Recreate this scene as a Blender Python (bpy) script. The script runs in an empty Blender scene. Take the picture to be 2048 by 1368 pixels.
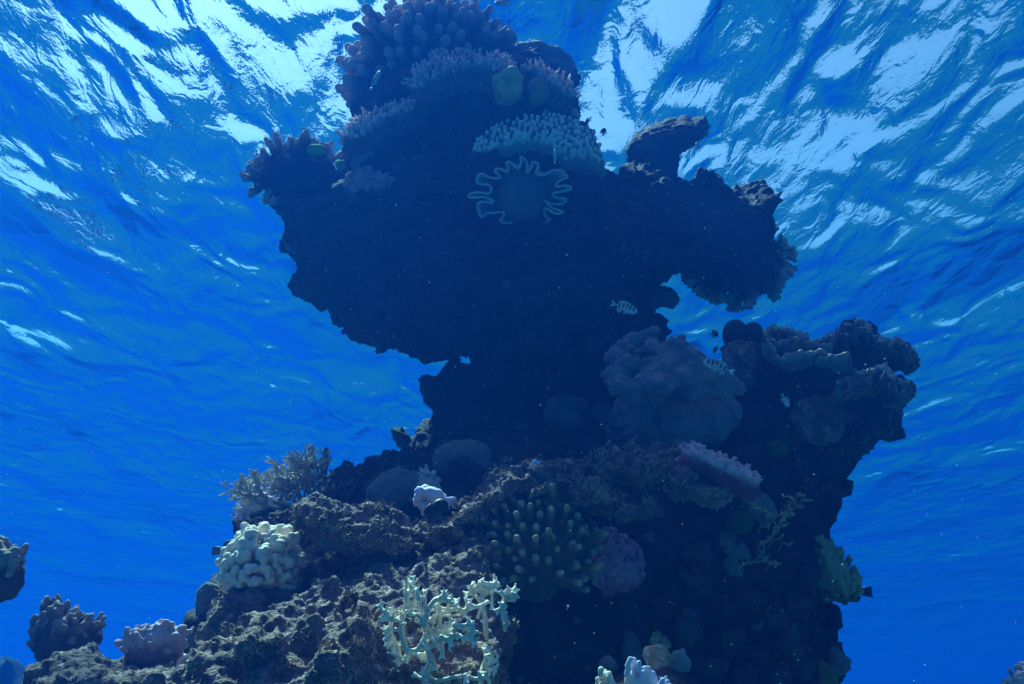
import bpy, math, random
import numpy as np
from mathutils import Vector
random.seed(7)
rng = np.random.default_rng(11)
C = bpy.context.scene.collection
SC = bpy.context.scene
R = math.radians

# ------------------------------------------------------------------ camera
PITCH = R(24.0)
FPX = 1877.0                      # focal length in pixels of the 2048 px wide photograph
cam_d = bpy.data.cameras.new('camera')
cam_d.sensor_width = 36.0
cam_d.lens = 36.0 * FPX / 2048.0
cam_d.clip_start = 0.02
cam_d.clip_end = 400.0
cam = bpy.data.objects.new('camera', cam_d)
C.objects.link(cam)
cam.location = (0, 0, 0)
cam.rotation_euler = (math.pi / 2 + PITCH, 0, 0)
SC.camera = cam

# ------------------------------------------------------------------ sky, sun, exposure
SUN_EL, SUN_AZ = R(60.0), R(-34.0)       # azimuth from +Y, negative = to the left
SUN_DIR = Vector((math.sin(SUN_AZ) * math.cos(SUN_EL), math.cos(SUN_AZ) * math.cos(SUN_EL), math.sin(SUN_EL)))
world = bpy.data.worlds.new('World')
SC.world = world
world.use_nodes = True
wt = world.node_tree
wt.nodes.clear()
sky = wt.nodes.new('ShaderNodeTexSky')
sky.sky_type = 'NISHITA'
sky.sun_disc = False
sky.sun_elevation = SUN_EL
sky.sun_rotation = SUN_AZ
sky.dust_density = 1.5
bg = wt.nodes.new('ShaderNodeBackground')
bg.inputs['Strength'].default_value = 0.074
wo = wt.nodes.new('ShaderNodeOutputWorld')
wt.links.new(sky.outputs[0], bg.inputs['Color'])
wt.links.new(bg.outputs[0], wo.inputs['Surface'])

sun_d = bpy.data.lights.new('sun', 'SUN')
sun_d.energy = 5.0
sun_d.angle = R(3.0)
sun_d.color = (1.0, 0.93, 0.82)
sun = bpy.data.objects.new('sun', sun_d)
C.objects.link(sun)
sun.location = (0, 0, 20)
sun.rotation_euler = SUN_DIR.to_track_quat('Z', 'Y').to_euler()

SC.view_settings.view_transform = 'Standard'
SC.view_settings.look = 'None'
SC.view_settings.gamma = 1.0
SC.view_settings.use_curve_mapping = False
SC.view_settings.exposure = 1.5
SC.cycles.max_bounces = 6
SC.cycles.diffuse_bounces = 2
SC.cycles.glossy_bounces = 2
SC.cycles.transmission_bounces = 2
SC.cycles.volume_bounces = 1
SC.cycles.transparent_max_bounces = 6
SC.cycles.use_denoising = True
SC.cycles.caustics_reflective = False
SC.cycles.caustics_refractive = False
SC.cycles.sample_clamp_indirect = 4.0

SURF_Z = 3.75
SEABED_Z = -3.4

# ------------------------------------------------------------------ small helpers
YOFF = 0.0
def at(x, y, Y):
    """world point seen at photo pixel (x, y) whose distance in front of the camera is Y"""
    rx = (np.asarray(x, float) - 1024.0) / FPX
    ry = (684.0 - np.asarray(y, float)) / FPX
    dy = math.cos(PITCH) - ry * math.sin(PITCH)
    dz = math.sin(PITCH) + ry * math.cos(PITCH)
    s = (Y + YOFF) / dy
    return np.stack([rx * s, Y + YOFF + 0 * s, dz * s], -1)

def pxm(x, y, Y):
    """metres per photo pixel there"""
    p = at(x, y, Y)
    return float((p[1] * math.cos(PITCH) + p[2] * math.sin(PITCH)) / FPX)

def tag(o, label=None, cat=None, group=None, kind=None):
    if label: o['label'] = label
    if cat: o['category'] = cat
    if group: o['group'] = group
    if kind: o['kind'] = kind
    return o

def empty(name, loc):
    o = bpy.data.objects.new(name, None)
    C.objects.link(o)
    o.location = tuple(float(v) for v in loc)
    o.empty_display_size = 0.05
    return o

# ------------------------------------------------------------------ noise
LAT = rng.random((64, 64, 64)).astype(np.float32) * 2 - 1
def vnoise(P):
    P = np.asarray(P, np.float32)
    i = np.floor(P).astype(np.int32)
    f = P - i
    f = f * f * (3 - 2 * f)
    i &= 63
    j = (i + 1) & 63
    x0, y0, z0 = i[..., 0], i[..., 1], i[..., 2]
    x1, y1, z1 = j[..., 0], j[..., 1], j[..., 2]
    fx, fy, fz = f[..., 0], f[..., 1], f[..., 2]
    a = LAT[x0, y0, z0] * (1 - fx) + LAT[x1, y0, z0] * fx
    b = LAT[x0, y1, z0] * (1 - fx) + LAT[x1, y1, z0] * fx
    c = LAT[x0, y0, z1] * (1 - fx) + LAT[x1, y0, z1] * fx
    d = LAT[x0, y1, z1] * (1 - fx) + LAT[x1, y1, z1] * fx
    a = a * (1 - fy) + b * fy
    c = c * (1 - fy) + d * fy
    return a * (1 - fz) + c * fz

ROT = np.array([[0.36, 0.48, -0.8], [-0.8, 0.60, 0.0], [0.48, 0.64, 0.6]], np.float32)
def fbm(P, scale, octaves=4, gain=0.5, off=0.0):
    q = np.asarray(P, np.float32) * scale + np.float32(off)
    s, a = 0, 1.0
    for o in range(octaves):
        s = s + a * vnoise(q)
        q = (q @ ROT.T) * 2.03 + 7.3
        a *= gain
    return s

JIT = rng.random((32, 32, 32, 3)).astype(np.float32)
def worley(P, scale, off=0.0):
    """distance to the nearest and second nearest jittered cell point"""
    q = np.asarray(P, np.float32) * scale + np.float32(off)
    i = np.floor(q).astype(np.int32)
    d1 = np.full(q.shape[:-1], 9.0, np.float32)
    d2 = d1.copy()
    for dx in (-1, 0, 1):
        for dy in (-1, 0, 1):
            for dz in (-1, 0, 1):
                c = i + np.array([dx, dy, dz], np.int32)
                k = c & 31
                p = c + JIT[k[..., 0], k[..., 1], k[..., 2]]
                d = np.sqrt(((p - q) ** 2).sum(-1))
                d2 = np.minimum(d2, np.maximum(d1, d))
                d1 = np.minimum(d1, d)
    return d1, d2

# ------------------------------------------------------------------ surface from a distance grid
CORN = [(a, b, c) for a in (0, 1) for b in (0, 1) for c in (0, 1)]
EDGES = [(a, b) for a in CORN for b in CORN if sum(abs(u - v) for u, v in zip(a, b)) == 1 and a < b]
def snets(f):
    s = f < 0
    c = np.zeros(tuple(n - 1 for n in f.shape), np.uint8)
    sl = lambda k: slice(1, None) if k else slice(0, -1)
    for a in CORN:
        c += s[sl(a[0]), sl(a[1]), sl(a[2])]
    act = (c > 0) & (c < 8)
    I = np.argwhere(act)
    vid = np.full(act.shape, -1, np.int32)
    vid[act] = np.arange(len(I))
    acc = np.zeros((len(I), 3), np.float32)
    cnt = np.zeros(len(I), np.float32)
    for a, b in EDGES:
        fa = f[I[:, 0] + a[0], I[:, 1] + a[1], I[:, 2] + a[2]]
        fb = f[I[:, 0] + b[0], I[:, 1] + b[1], I[:, 2] + b[2]]
        m = (fa < 0) != (fb < 0)
        t = fa[m] / (fa[m] - fb[m])
        acc[m] += np.array(a, np.float32) + t[:, None] * (np.array(b, np.float32) - np.array(a, np.float32))
        cnt[m] += 1
    V = I + acc / cnt[:, None]
    Q = []
    for ax in range(3):
        o1, o2 = [k for k in range(3) if k != ax]
        lo = [slice(1, -1)] * 3; hi = [slice(1, -1)] * 3
        lo[ax] = slice(0, -1); hi[ax] = slice(1, None)
        sa, sb = s[tuple(lo)], s[tuple(hi)]
        for flip in (0, 1):
            m = (sa & ~sb) if not flip else (~sa & sb)
            e = np.argwhere(m)
            if not len(e): continue
            e[:, o1] += 1; e[:, o2] += 1
            def v(d1, d2):
                k = e.copy(); k[:, o1] -= d1; k[:, o2] -= d2
                return vid[k[:, 0], k[:, 1], k[:, 2]]
            q = np.stack([v(1, 1), v(0, 1), v(0, 0), v(1, 0)], 1)
            if (flip == 1) != (ax == 1): q = q[:, ::-1]
            Q.append(q)
    F = np.concatenate(Q)
    F = F[(F >= 0).all(1)]
    return V, F, I

def vnormals(V, F):
    n = np.cross(V[F[:, 2]] - V[F[:, 0]], V[F[:, 3]] - V[F[:, 1]])
    N = np.zeros_like(V)
    for k in range(4):
        for c in range(3):
            N[:, c] += np.bincount(F[:, k], n[:, c], len(V))
    return N / np.maximum(np.linalg.norm(N, axis=1, keepdims=True), 1e-12)

def smooth(V, F, it=1, lam=0.5):
    for _ in range(it):
        S = np.zeros_like(V); w = np.zeros(len(V))
        for a, b in ((0, 1), (1, 2), (2, 3), (3, 0)):
            for p, q in ((a, b), (b, a)):
                w += np.bincount(F[:, p], minlength=len(V))
                for c in range(3):
                    S[:, c] += np.bincount(F[:, p], V[F[:, q], c], len(V))
        V = V + lam * (S / np.maximum(w, 1)[:, None] - V)
    return V

def mesh_obj(name, V, F, material, parent=None, loc=(0, 0, 0), tip=None, normals=None, smooth_shade=True):
    V = np.asarray(V, np.float32) - np.asarray(loc, np.float32)
    me = bpy.data.meshes.new(name)
    me.vertices.add(len(V))
    me.vertices.foreach_set('co', V.ravel())
    if isinstance(F, np.ndarray):
        k = F.shape[1]
        fl = F.ravel().astype(np.int32); st = np.arange(0, len(fl), k, dtype=np.int32)
    else:
        fl = np.array([i for q in F for i in q], np.int32)
        st = np.cumsum([0] + [len(q) for q in F[:-1]]).astype(np.int32)
    me.loops.add(len(fl)); me.loops.foreach_set('vertex_index', fl)
    me.polygons.add(len(st)); me.polygons.foreach_set('loop_start', st)
    me.update(calc_edges=True)
    me.polygons.foreach_set('use_smooth', np.full(len(st), smooth_shade))
    if tip is not None:
        at_ = me.attributes.new('tip', 'FLOAT', 'POINT')
        at_.data.foreach_set('value', np.asarray(tip, np.float32))
    if normals is not None:
        me.normals_split_custom_set_from_vertices(np.asarray(normals, np.float64).tolist())
    me.materials.append(material)
    o = bpy.data.objects.new(name, me)
    C.objects.link(o)
    if parent is not None:
        o.parent = parent
    else:
        o.location = tuple(float(v) for v in loc)
    return o

# ------------------------------------------------------------------ materials
def M(name, cols, scale=12.0, detail=6, bump=0.4, bscale=150.0, btype='noise', tip=None, tip_pow=2.0, rough=0.85, bdist=0.004, spots=None, spec=0.2):
    m = bpy.data.materials.new(name)
    m.use_nodes = True
    nt = m.node_tree; N = nt.nodes; L = nt.links
    N.clear()
    out = N.new('ShaderNodeOutputMaterial')
    b = N.new('ShaderNodeBsdfPrincipled')
    b.inputs['Roughness'].default_value = rough
    b.inputs['Specular IOR Level'].default_value = spec
    L.new(b.outputs[0], out.inputs['Surface'])
    tc = N.new('ShaderNodeTexCoord')
    nz = N.new('ShaderNodeTexNoise')
    nz.inputs['Scale'].default_value = scale
    nz.inputs['Detail'].default_value = detail
    nz.inputs['Roughness'].default_value = 0.62
    L.new(tc.outputs['Object'], nz.inputs['Vector'])
    rp = N.new('ShaderNodeValToRGB')
    el = rp.color_ramp.elements
    n = len(cols)
    el[0].position = 0.3; el[0].color = (*cols[0], 1)
    el[1].position = 0.7; el[1].color = (*cols[-1], 1)
    for k in range(1, n - 1):
        e = el.new(0.3 + 0.4 * k / (n - 1)); e.color = (*cols[k], 1)
    L.new(nz.outputs['Fac'], rp.inputs['Fac'])
    col = rp.outputs['Color']
    if spots:
        (sc, sscale, thr) = spots
        n2 = N.new('ShaderNodeTexNoise'); n2.inputs['Scale'].default_value = sscale; n2.inputs['Detail'].default_value = 3
        L.new(tc.outputs['Object'], n2.inputs['Vector'])
        mr = N.new('ShaderNodeMapRange'); mr.inputs['From Min'].default_value = thr; mr.inputs['From Max'].default_value = thr + 0.04
        L.new(n2.outputs['Fac'], mr.inputs['Value'])
        mx = N.new('ShaderNodeMix'); mx.data_type = 'RGBA'
        L.new(mr.outputs[0], mx.inputs['Factor']); L.new(col, mx.inputs['A']); mx.inputs['B'].default_value = (*sc, 1)
        col = mx.outputs['Result']
    if tip is not None:
        a = N.new('ShaderNodeAttribute'); a.attribute_name = 'tip'
        pw = N.new('ShaderNodeMath'); pw.operation = 'POWER'; pw.inputs[1].default_value = tip_pow; pw.use_clamp = True
        L.new(a.outputs['Fac'], pw.inputs[0])
        mx = N.new('ShaderNodeMix'); mx.data_type = 'RGBA'
        L.new(pw.outputs[0], mx.inputs['Factor']); L.new(col, mx.inputs['A']); mx.inputs['B'].default_value = (*tip, 1)
        col = mx.outputs['Result']
    L.new(col, b.inputs['Base Color'])
    if bump:
        if btype == 'noise':
            t = N.new('ShaderNodeTexNoise'); t.inputs['Scale'].default_value = bscale; t.inputs['Detail'].default_value = 4
            h = t.outputs['Fac']
        else:
            t = N.new('ShaderNodeTexVoronoi'); t.inputs['Scale'].default_value = bscale
            h = t.outputs['Distance']
        L.new(tc.outputs['Object'], t.inputs['Vector'])
        bp = N.new('ShaderNodeBump'); bp.inputs['Strength'].default_value = bump; bp.inputs['Distance'].default_value = bdist
        bp.invert = (btype != 'noise')
        L.new(h, bp.inputs['Height'])
        L.new(bp.outputs[0], b.inputs['Normal'])
    return m

# ------------------------------------------------------------------ water surface seen from below, sea bed, water body
SWX, SWY, SWA = 11.5, 2.2, 0.78
def build_surface():
    m = bpy.data.materials.new('sea_surface')
    m.use_nodes = True
    N = m.node_tree.nodes; L = m.node_tree.links
    N.clear()
    out = N.new('ShaderNodeOutputMaterial')
    geo = N.new('ShaderNodeNewGeometry')
    def mapped(rot, sc):
        mp = N.new('ShaderNodeMapping'); mp.inputs['Rotation'].default_value = (0, 0, R(rot)); mp.inputs['Location'].default_value = (SWX, SWY, 0); mp.inputs['Scale'].default_value = sc
        L.new(geo.outputs['Position'], mp.inputs['Vector']); return mp.outputs[0]
    def noise(vec, scale, det, amp, dist=0.6):
        n = N.new('ShaderNodeTexNoise'); n.inputs['Scale'].default_value = scale; n.inputs['Detail'].default_value = det
        n.inputs['Roughness'].default_value = 0.5; n.inputs['Distortion'].default_value = dist
        L.new(vec, n.inputs['Vector'])
        k = N.new('ShaderNodeMath'); k.operation = 'MULTIPLY'; k.inputs[1].default_value = amp
        L.new(n.outputs['Fac'], k.inputs[0]); return k.outputs[0]
    hs = [noise(mapped(12, (1.0, 0.45, 1)), 0.62, 1.0, SWA, 0.5),
          noise(mapped(-20, (1.0, 0.55, 1)), 2.3, 1.0, 0.19, 0.7),
          noise(mapped(16, (1.0, 0.42, 1)), 8.5, 2.0, 0.022, 0.9),
          noise(mapped(-8, (1.0, 0.40, 1)), 30.0, 2.0, 0.0034, 0.6),
          noise(mapped(5, (1.0, 0.5, 1)), 85.0, 1.0, 0.0018, 0.3)]
    s = hs[0]
    for h in hs[1:]:
        a = N.new('ShaderNodeMath'); a.operation = 'ADD'; L.new(s, a.inputs[0]); L.new(h, a.inputs[1]); s = a.outputs[0]
    bp = N.new('ShaderNodeBump'); bp.inputs['Strength'].default_value = 1.0; bp.inputs['Distance'].default_value = 1.0
    L.new(s, bp.inputs['Height'])
    fr = N.new('ShaderNodeFresnel'); fr.inputs['IOR'].default_value = 1.315
    L.new(bp.outputs[0], fr.inputs['Normal'])
    tr = N.new('ShaderNodeBsdfTransparent'); tr.inputs['Color'].default_value = (1, 1, 1, 1)
    gl = N.new('ShaderNodeBsdfGlossy'); gl.inputs['Roughness'].default_value = 0.06
    L.new(bp.outputs[0], gl.inputs['Normal'])
    mx = N.new('ShaderNodeMixShader')
    L.new(fr.outputs[0], mx.inputs[0]); L.new(tr.outputs[0], mx.inputs[1]); L.new(gl.outputs[0], mx.inputs[2])
    L.new(mx.outputs[0], out.inputs['Surface'])
    n = 241
    xs = np.sign(np.linspace(-1, 1, n)) * np.abs(np.linspace(-1, 1, n)) ** 1.6 * 58
    ys = -25 + 110 * np.linspace(0, 1, n) ** 1.5
    X, Y = np.meshgrid(xs, ys, indexing='ij')
    P = np.stack([X, Y, 0 * X], -1).reshape(-1, 3)
    Z = SURF_Z + 0.05 * fbm(P, 0.5, 2)
    V = np.stack([X.ravel(), Y.ravel(), Z], -1)
    i = np.arange(n * n).reshape(n, n)
    F = np.stack([i[:-1, :-1], i[1:, :-1], i[1:, 1:], i[:-1, 1:]], -1).reshape(-1, 4)
    o = mesh_obj('water_surface', V, F, m)
    tag(o, 'rippled sea surface seen from below, bright sky showing through', 'water', kind='structure')

def build_seabed():
    m = M('sand', [(0.10, 0.09, 0.08), (0.20, 0.18, 0.15)], scale=1.5, bscale=30, bump=0.3)
    n = 121
    xs = np.linspace(-57, 57, n); ys = np.linspace(-24, 84, n)
    X, Y = np.meshgrid(xs, ys, indexing='ij')
    P = np.stack([X, Y, 0 * X], -1).reshape(-1, 3)
    V = P.copy(); V[:, 2] = SEABED_Z + 0.12 * fbm(P, 0.3, 3)
    i = np.arange(n * n).reshape(n, n)
    F = np.stack([i[:-1, :-1], i[1:, :-1], i[1:, 1:], i[:-1, 1:]], -1).reshape(-1, 4)
    tag(mesh_obj('seabed', V, F, m), 'sandy sea floor below the reef', 'sea floor', kind='structure')

def build_haze():
    m = bpy.data.materials.new('blue_water')
    m.use_nodes = True
    N = m.node_tree.nodes; N.clear()
    out = N.new('ShaderNodeOutputMaterial')
    v = N.new('ShaderNodeVolumePrincipled')
    v.inputs['Color'].default_value = WATER_COLOR
    v.inputs['Absorption Color'].default_value = WATER_ABS
    v.inputs['Density'].default_value = WATER_DENS
    v.inputs['Anisotropy'].default_value = 0.38
    m.node_tree.links.new(v.outputs[0], out.inputs['Volume'])
    x0, x1, y0, y1, z0, z1 = -60, 60, -27, 87, SEABED_Z - 1.2, SURF_Z + 0.4
    V = np.array([(x, y, z) for x in (x0, x1) for y in (y0, y1) for z in (z0, z1)])
    F = [(0, 1, 3, 2), (4, 6, 7, 5), (0, 4, 5, 1), (2, 3, 7, 6), (0, 2, 6, 4), (1, 5, 7, 3)]
    o = mesh_obj('haze', V, F, m, smooth_shade=False)
    tag(o, 'clear blue sea water fading far things to blue', 'water', kind='stuff')

WATER_COLOR = (0.001, 0.0168, 0.098, 1)
WATER_ABS = (0.11, 0.66, 0.81, 1)
WATER_DENS = 0.26
build_surface()
build_seabed()
build_haze()

# ------------------------------------------------------------------ rocks: an outline given depth, rounded and crusted
def poly_sd(px, pz, poly):
    """signed distance in the plane, positive inside"""
    A = np.asarray(poly, np.float32); B = np.roll(A, -1, 0)
    d = np.full(px.shape, 1e9, np.float32); ins = np.zeros(px.shape, bool)
    for (ax, az), (bx, bz) in zip(A, B):
        ex, ez = bx - ax, bz - az
        wx, wz = px - ax, pz - az
        t = np.clip((wx * ex + wz * ez) / max(ex * ex + ez * ez, 1e-9), 0, 1)
        d = np.minimum(d, (wx - ex * t) ** 2 + (wz - ez * t) ** 2)
        if abs(bz - az) > 1e-9:
            c = ((az > pz) != (bz > pz)) & (px < (bx - ax) * (pz - az) / (bz - az) + ax)
            ins ^= c
    d = np.sqrt(d)
    return np.where(ins, d, -d)

def unproject_poly(poly, Y0, bz, bx):
    poly = np.asarray(poly, float)
    c = at(poly[:, 0].mean(), poly[:, 1].mean(), Y0)
    rx = (poly[:, 0] - 1024.0) / FPX; ry = (684.0 - poly[:, 1]) / FPX
    dy = math.cos(PITCH) - ry * math.sin(PITCH); dz = math.sin(PITCH) + ry * math.cos(PITCH)
    Y0 = Y0 + YOFF
    # s*dy = Y0 + bz*(s*dz - cz) + bx*(s*rx - cx)
    s = (Y0 - bz * c[2] - bx * c[0]) / (dy - bz * dz - bx * rx)
    return np.stack([rx * s, dy * s, dz * s], -1), c

def inflate(poly, Y0, T, Rr, vox, bz=0.0, bx=0.0, lump=(0.05, 3.0), fine=(0.02, 14.0), cells=None, micro=0.004, seed=0.0, holes=(), post=None):
    P3, c = unproject_poly(poly, Y0, bz, bx)
    axis = c / np.linalg.norm(c)
    Y0 = Y0 + YOFF
    mg = lump[0] + fine[0] + 3 * vox + 0.03
    x0, x1 = P3[:, 0].min() - mg, P3[:, 0].max() + mg
    z0, z1 = P3[:, 2].min() - mg, P3[:, 2].max() + mg
    xs = np.arange(x0, x1, vox, dtype=np.float32); zs = np.arange(z0, z1, vox, dtype=np.float32)
    ts = np.arange(-T - mg, T + mg, vox, dtype=np.float32)
    X, Z = np.meshgrid(xs, zs, indexing='ij')
    d = poly_sd(X, Z, P3[:, [0, 2]])
    for h in holes:
        H3, _ = unproject_poly(h, Y0, bz, bx)
        d = np.minimum(d, -poly_sd(X, Z, H3[:, [0, 2]]))
    q = np.minimum(d / Rr, 1.0)
    rad = np.sqrt((1 - q[:, :, None]) ** 2 + (ts[None, None, :] / T) ** 2)
    f = ((rad - 1.0) * min(Rr, T)).astype(np.float32)
    del rad
    band = np.abs(f) < (lump[0] * 1.6 + fine[0] * 1.6 + 3 * vox)
    I = np.argwhere(band)
    def world(i):
        x = x0 + i[:, 0] * vox; z = z0 + i[:, 1] * vox; t = ts[0] + i[:, 2] * vox
        y = Y0 + bz * (z - c[2]) + bx * (x - c[0])
        return np.stack([x + t * axis[0], y + t * axis[1], z + t * axis[2]], -1).astype(np.float32)
    W = world(I)
    dv = lump[0] * fbm(W, lump[1], 2, off=seed)
    if fine[0]: dv = dv + fine[0] * fbm(W, fine[1], 2, off=seed + 3.1)
    f[I[:, 0], I[:, 1], I[:, 2]] += dv
    V, F, _ = snets(f)
    V = world(V)
    if cells or micro:
        V = smooth(V, F, 1)
        N = vnormals(V, F)
        if cells:
            for (amp, sc) in cells:
                d1, d2 = worley(V, sc, off=seed)
                V = V + N * (amp * (0.6 - d1 * d1 * 1.3) )[:, None]
        if micro:
            N = vnormals(V, F)
            V = V + N * (micro * fbm(V, 55.0, 3, off=seed))[:, None]
    if post is not None:
        V = post(V, F)
    return V.astype(np.float32), F

def turf(parent, V, F, n, mat, lmin=0.008, lmax=0.024, up=0.0, width=0.0014, loc=(0, 0, 0)):
    """short threads of algae growing on the upward faces"""
    N = vnormals(V, F)
    i = np.flatnonzero((N[:, 2] > up))
    patch = fbm(V[i], 9.0, 2, off=2.2)
    pr = np.clip(0.5 + patch, 0.02, 1.2)
    pr = pr / pr.sum()
    i = rng.choice(i, n, p=pr)
    p = V[i] + rng.normal(0, 0.002, (n, 3)); nn = N[i]
    L = rng.uniform(lmin, lmax, n)[:, None]
    d1 = nn + rng.normal(0, 0.45, (n, 3)) + np.array([0.15, 0, 0.25]); d1 /= np.linalg.norm(d1, axis=1, keepdims=True)
    d2 = d1 + rng.normal(0, 0.5, (n, 3)); d2 /= np.linalg.norm(d2, axis=1, keepdims=True)
    s = np.cross(d1, rng.normal(0, 1, (n, 3))); s /= np.linalg.norm(s, axis=1, keepdims=True)
    s *= width * rng.uniform(0.6, 1.4, (n, 1))
    a = p - nn * 0.003
    m = a + d1 * L * 0.55
    e = m + d2 * L * 0.5
    VV = np.stack([a - s, a + s, m + s * 0.8, m - s * 0.8, e], 1).reshape(-1, 3)
    k = np.arange(n)[:, None] * 5
    FF = np.concatenate([k + np.array([[0, 1, 2]]), k + np.array([[0, 2, 3]]), k + np.array([[3, 2, 4]])], 0)
    o = mesh_obj('turf_algae', VV, FF, mat, parent=parent, loc=loc)
    o['kind'] = 'stuff'
    return o

from mathutils.bvhtree import BVHTree
ROCKS = []
def seat(px, Y, spread=0.5):
    """distance of the rock face behind these photo points (Y where there is none)"""
    hits = []
    for x, y in px:
        d = Vector(at(x, y, 3.0 - YOFF)).normalized(); best = None
        for t in ROCKS:
            h = t.ray_cast(Vector((0, 0, 0)), d, 6.0)
            if h[0] is not None and (best is None or h[0].y < best): best = h[0].y
        if best is not None and abs(best - YOFF - Y) < spread: hits.append(best - YOFF)
    return float(np.median(hits)) if hits else Y

def rock(name, label, cat, poly, Y0, T, Rr, vox, mat, turf_n=0, group=None, kind=None, parent=None, **kw):
    V, F = inflate(poly, Y0, T, Rr, vox, **kw)
    ROCKS.append(BVHTree.FromPolygons(V.tolist(), F.tolist()))
    loc = (0, 0, 0)
    if parent is None:
        loc = (V[:, 0].mean(), V[:, 1].mean(), V[:, 2].min())
    else:
        loc = parent.location
    o = mesh_obj(name, V, F, mat, parent=parent, loc=loc)
    if label: tag(o, label, cat, group, kind)
    if turf_n:
        turf(o if parent is None else o, V, F, turf_n, MAT['turf'], loc=loc)
    return o

# ------------------------------------------------------------------ corals: smooth unions of rounded limbs
def sdf(prims, vox, k, noise=None, micro=None, sm=1, seed=0.0):
    """prims: (a, b, ra, rb, part, tip0, tip1)"""
    A = np.array([p[0] for p in prims], float); B = np.array([p[1] for p in prims], float)
    RA = np.array([p[2] for p in prims]); RB = np.array([p[3] for p in prims])
    mg = k + 3 * vox + (noise[0] if noise else 0)
    rm = np.maximum(RA, RB)[:, None]
    lo = np.minimum(A, B) - rm; hi = np.maximum(A, B) + rm
    o = lo.min(0) - mg
    n = np.ceil((hi.max(0) + mg - o) / vox).astype(int) + 1
    f = np.full(n, 1e3, np.float32); best = np.full(n, 1e3, np.float32)
    lab = np.zeros(n, np.int16); tip = np.zeros(n, np.float32)
    for (a, b, ra, rb, part, t0, t1), l, h_ in zip(prims, lo, hi):
        i0 = np.maximum(np.floor((l - mg - o) / vox).astype(int), 0)
        i1 = np.minimum(np.ceil((h_ + mg - o) / vox).astype(int) + 1, n)
        S = tuple(slice(u, v) for u, v in zip(i0, i1))
        gx = (o[0] + np.arange(i0[0], i1[0]) * vox)[:, None, None]
        gy = (o[1] + np.arange(i0[1], i1[1]) * vox)[None, :, None]
        gz = (o[2] + np.arange(i0[2], i1[2]) * vox)[None, None, :]
        e = np.asarray(b, float) - a
        t = ((gx - a[0]) * e[0] + (gy - a[1]) * e[1] + (gz - a[2]) * e[2]) / max(float(e @ e), 1e-12)
        t = np.clip(t, 0, 1)
        d = (np.sqrt((gx - a[0] - t * e[0]) ** 2 + (gy - a[1] - t * e[1]) ** 2 + (gz - a[2] - t * e[2]) ** 2) - (ra + (rb - ra) * t)).astype(np.float32)
        fb = f[S]
        h = np.clip(0.5 + 0.5 * (fb - d) / k, 0, 1)
        f[S] = fb * (1 - h) + d * h - k * h * (1 - h)
        m = d < best[S]
        best[S] = np.where(m, d, best[S])
        lab[S] = np.where(m, part, lab[S])
        tip[S] = np.where(m, t0 + (t1 - t0) * t, tip[S])
    if noise:
        I = np.argwhere(np.abs(f) < noise[0] * 2 + 2 * vox)
        W = o + I * vox
        f[I[:, 0], I[:, 1], I[:, 2]] += noise[0] * fbm(W, noise[1], 2, off=seed)
    V, F, I = snets(f)
    V = V * vox + o
    if sm: V = smooth(V, F, sm)
    if micro:
        N = vnormals(V, F)
        V = V + N * (micro[0] * fbm(V, micro[1], 2, off=seed))[:, None]
    L = lab[I[:, 0], I[:, 1], I[:, 2]]; Tp = tip[I[:, 0], I[:, 1], I[:, 2]]
    return V, F, L, Tp

def colony(name, label, cat, prims, vox, k, mat, names=None, group=None, base='base', part_mats=None, **kw):
    """names: {part id: part name}; without it the colony is one mesh"""
    V, F, L, Tp = sdf(prims, vox, k, **kw)
    loc = (V[:, 0].mean(), V[:, 1].mean(), V[:, 2].min())
    if not names:
        o = mesh_obj(name, V, F, mat, loc=loc, tip=Tp)
        return tag(o, label, cat, group)
    N = vnormals(V, F)
    root = tag(empty(name, loc), label, cat, group)
    FL = L[F[:, 0]]
    for p in np.unique(FL):
        f = F[FL == p]
        u, inv = np.unique(f.ravel(), return_inverse=True)
        mm = mat if not part_mats else part_mats.get(int(p), mat)
        mesh_obj(names.get(int(p), base), V[u], inv.reshape(f.shape), mm, parent=root, loc=loc, tip=Tp[u], normals=N[u])
    return root

def unit(v):
    v = np.asarray(v, float)
    return v / max(np.linalg.norm(v), 1e-9)

def poisson_dirs(n, ok, r):
    """n spread-out unit directions that satisfy ok(d)"""
    best = []
    g = np.random.default_rng(r)
    for _ in range(n):
        c = g.normal(0, 1, (40, 3)); c /= np.linalg.norm(c, axis=1, keepdims=True)
        c = c[[ok(x) for x in c]]
        if not len(c): continue
        if not best: best.append(c[0]); continue
        bb = np.array(best)
        dd = ((c[:, None] - bb[None]) ** 2).sum(-1).min(1)
        best.append(c[dd.argmax()])
    return np.array(best)

def poisson_px(poly, n, r):
    poly = np.asarray(poly, float)
    g = np.random.default_rng(r)
    pts = []
    lo, hi = poly.min(0), poly.max(0)
    for _ in range(n):
        c = g.uniform(lo, hi, (60, 2))
        c = c[poly_sd(c[:, 0].astype(np.float32), c[:, 1].astype(np.float32), poly) > 0]
        if not len(c): continue
        if not pts: pts.append(c[0]); continue
        bb = np.array(pts)
        dd = ((c[:, None] - bb[None]) ** 2).sum(-1).min(1)
        pts.append(c[dd.argmax()])
    return np.array(pts)

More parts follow.
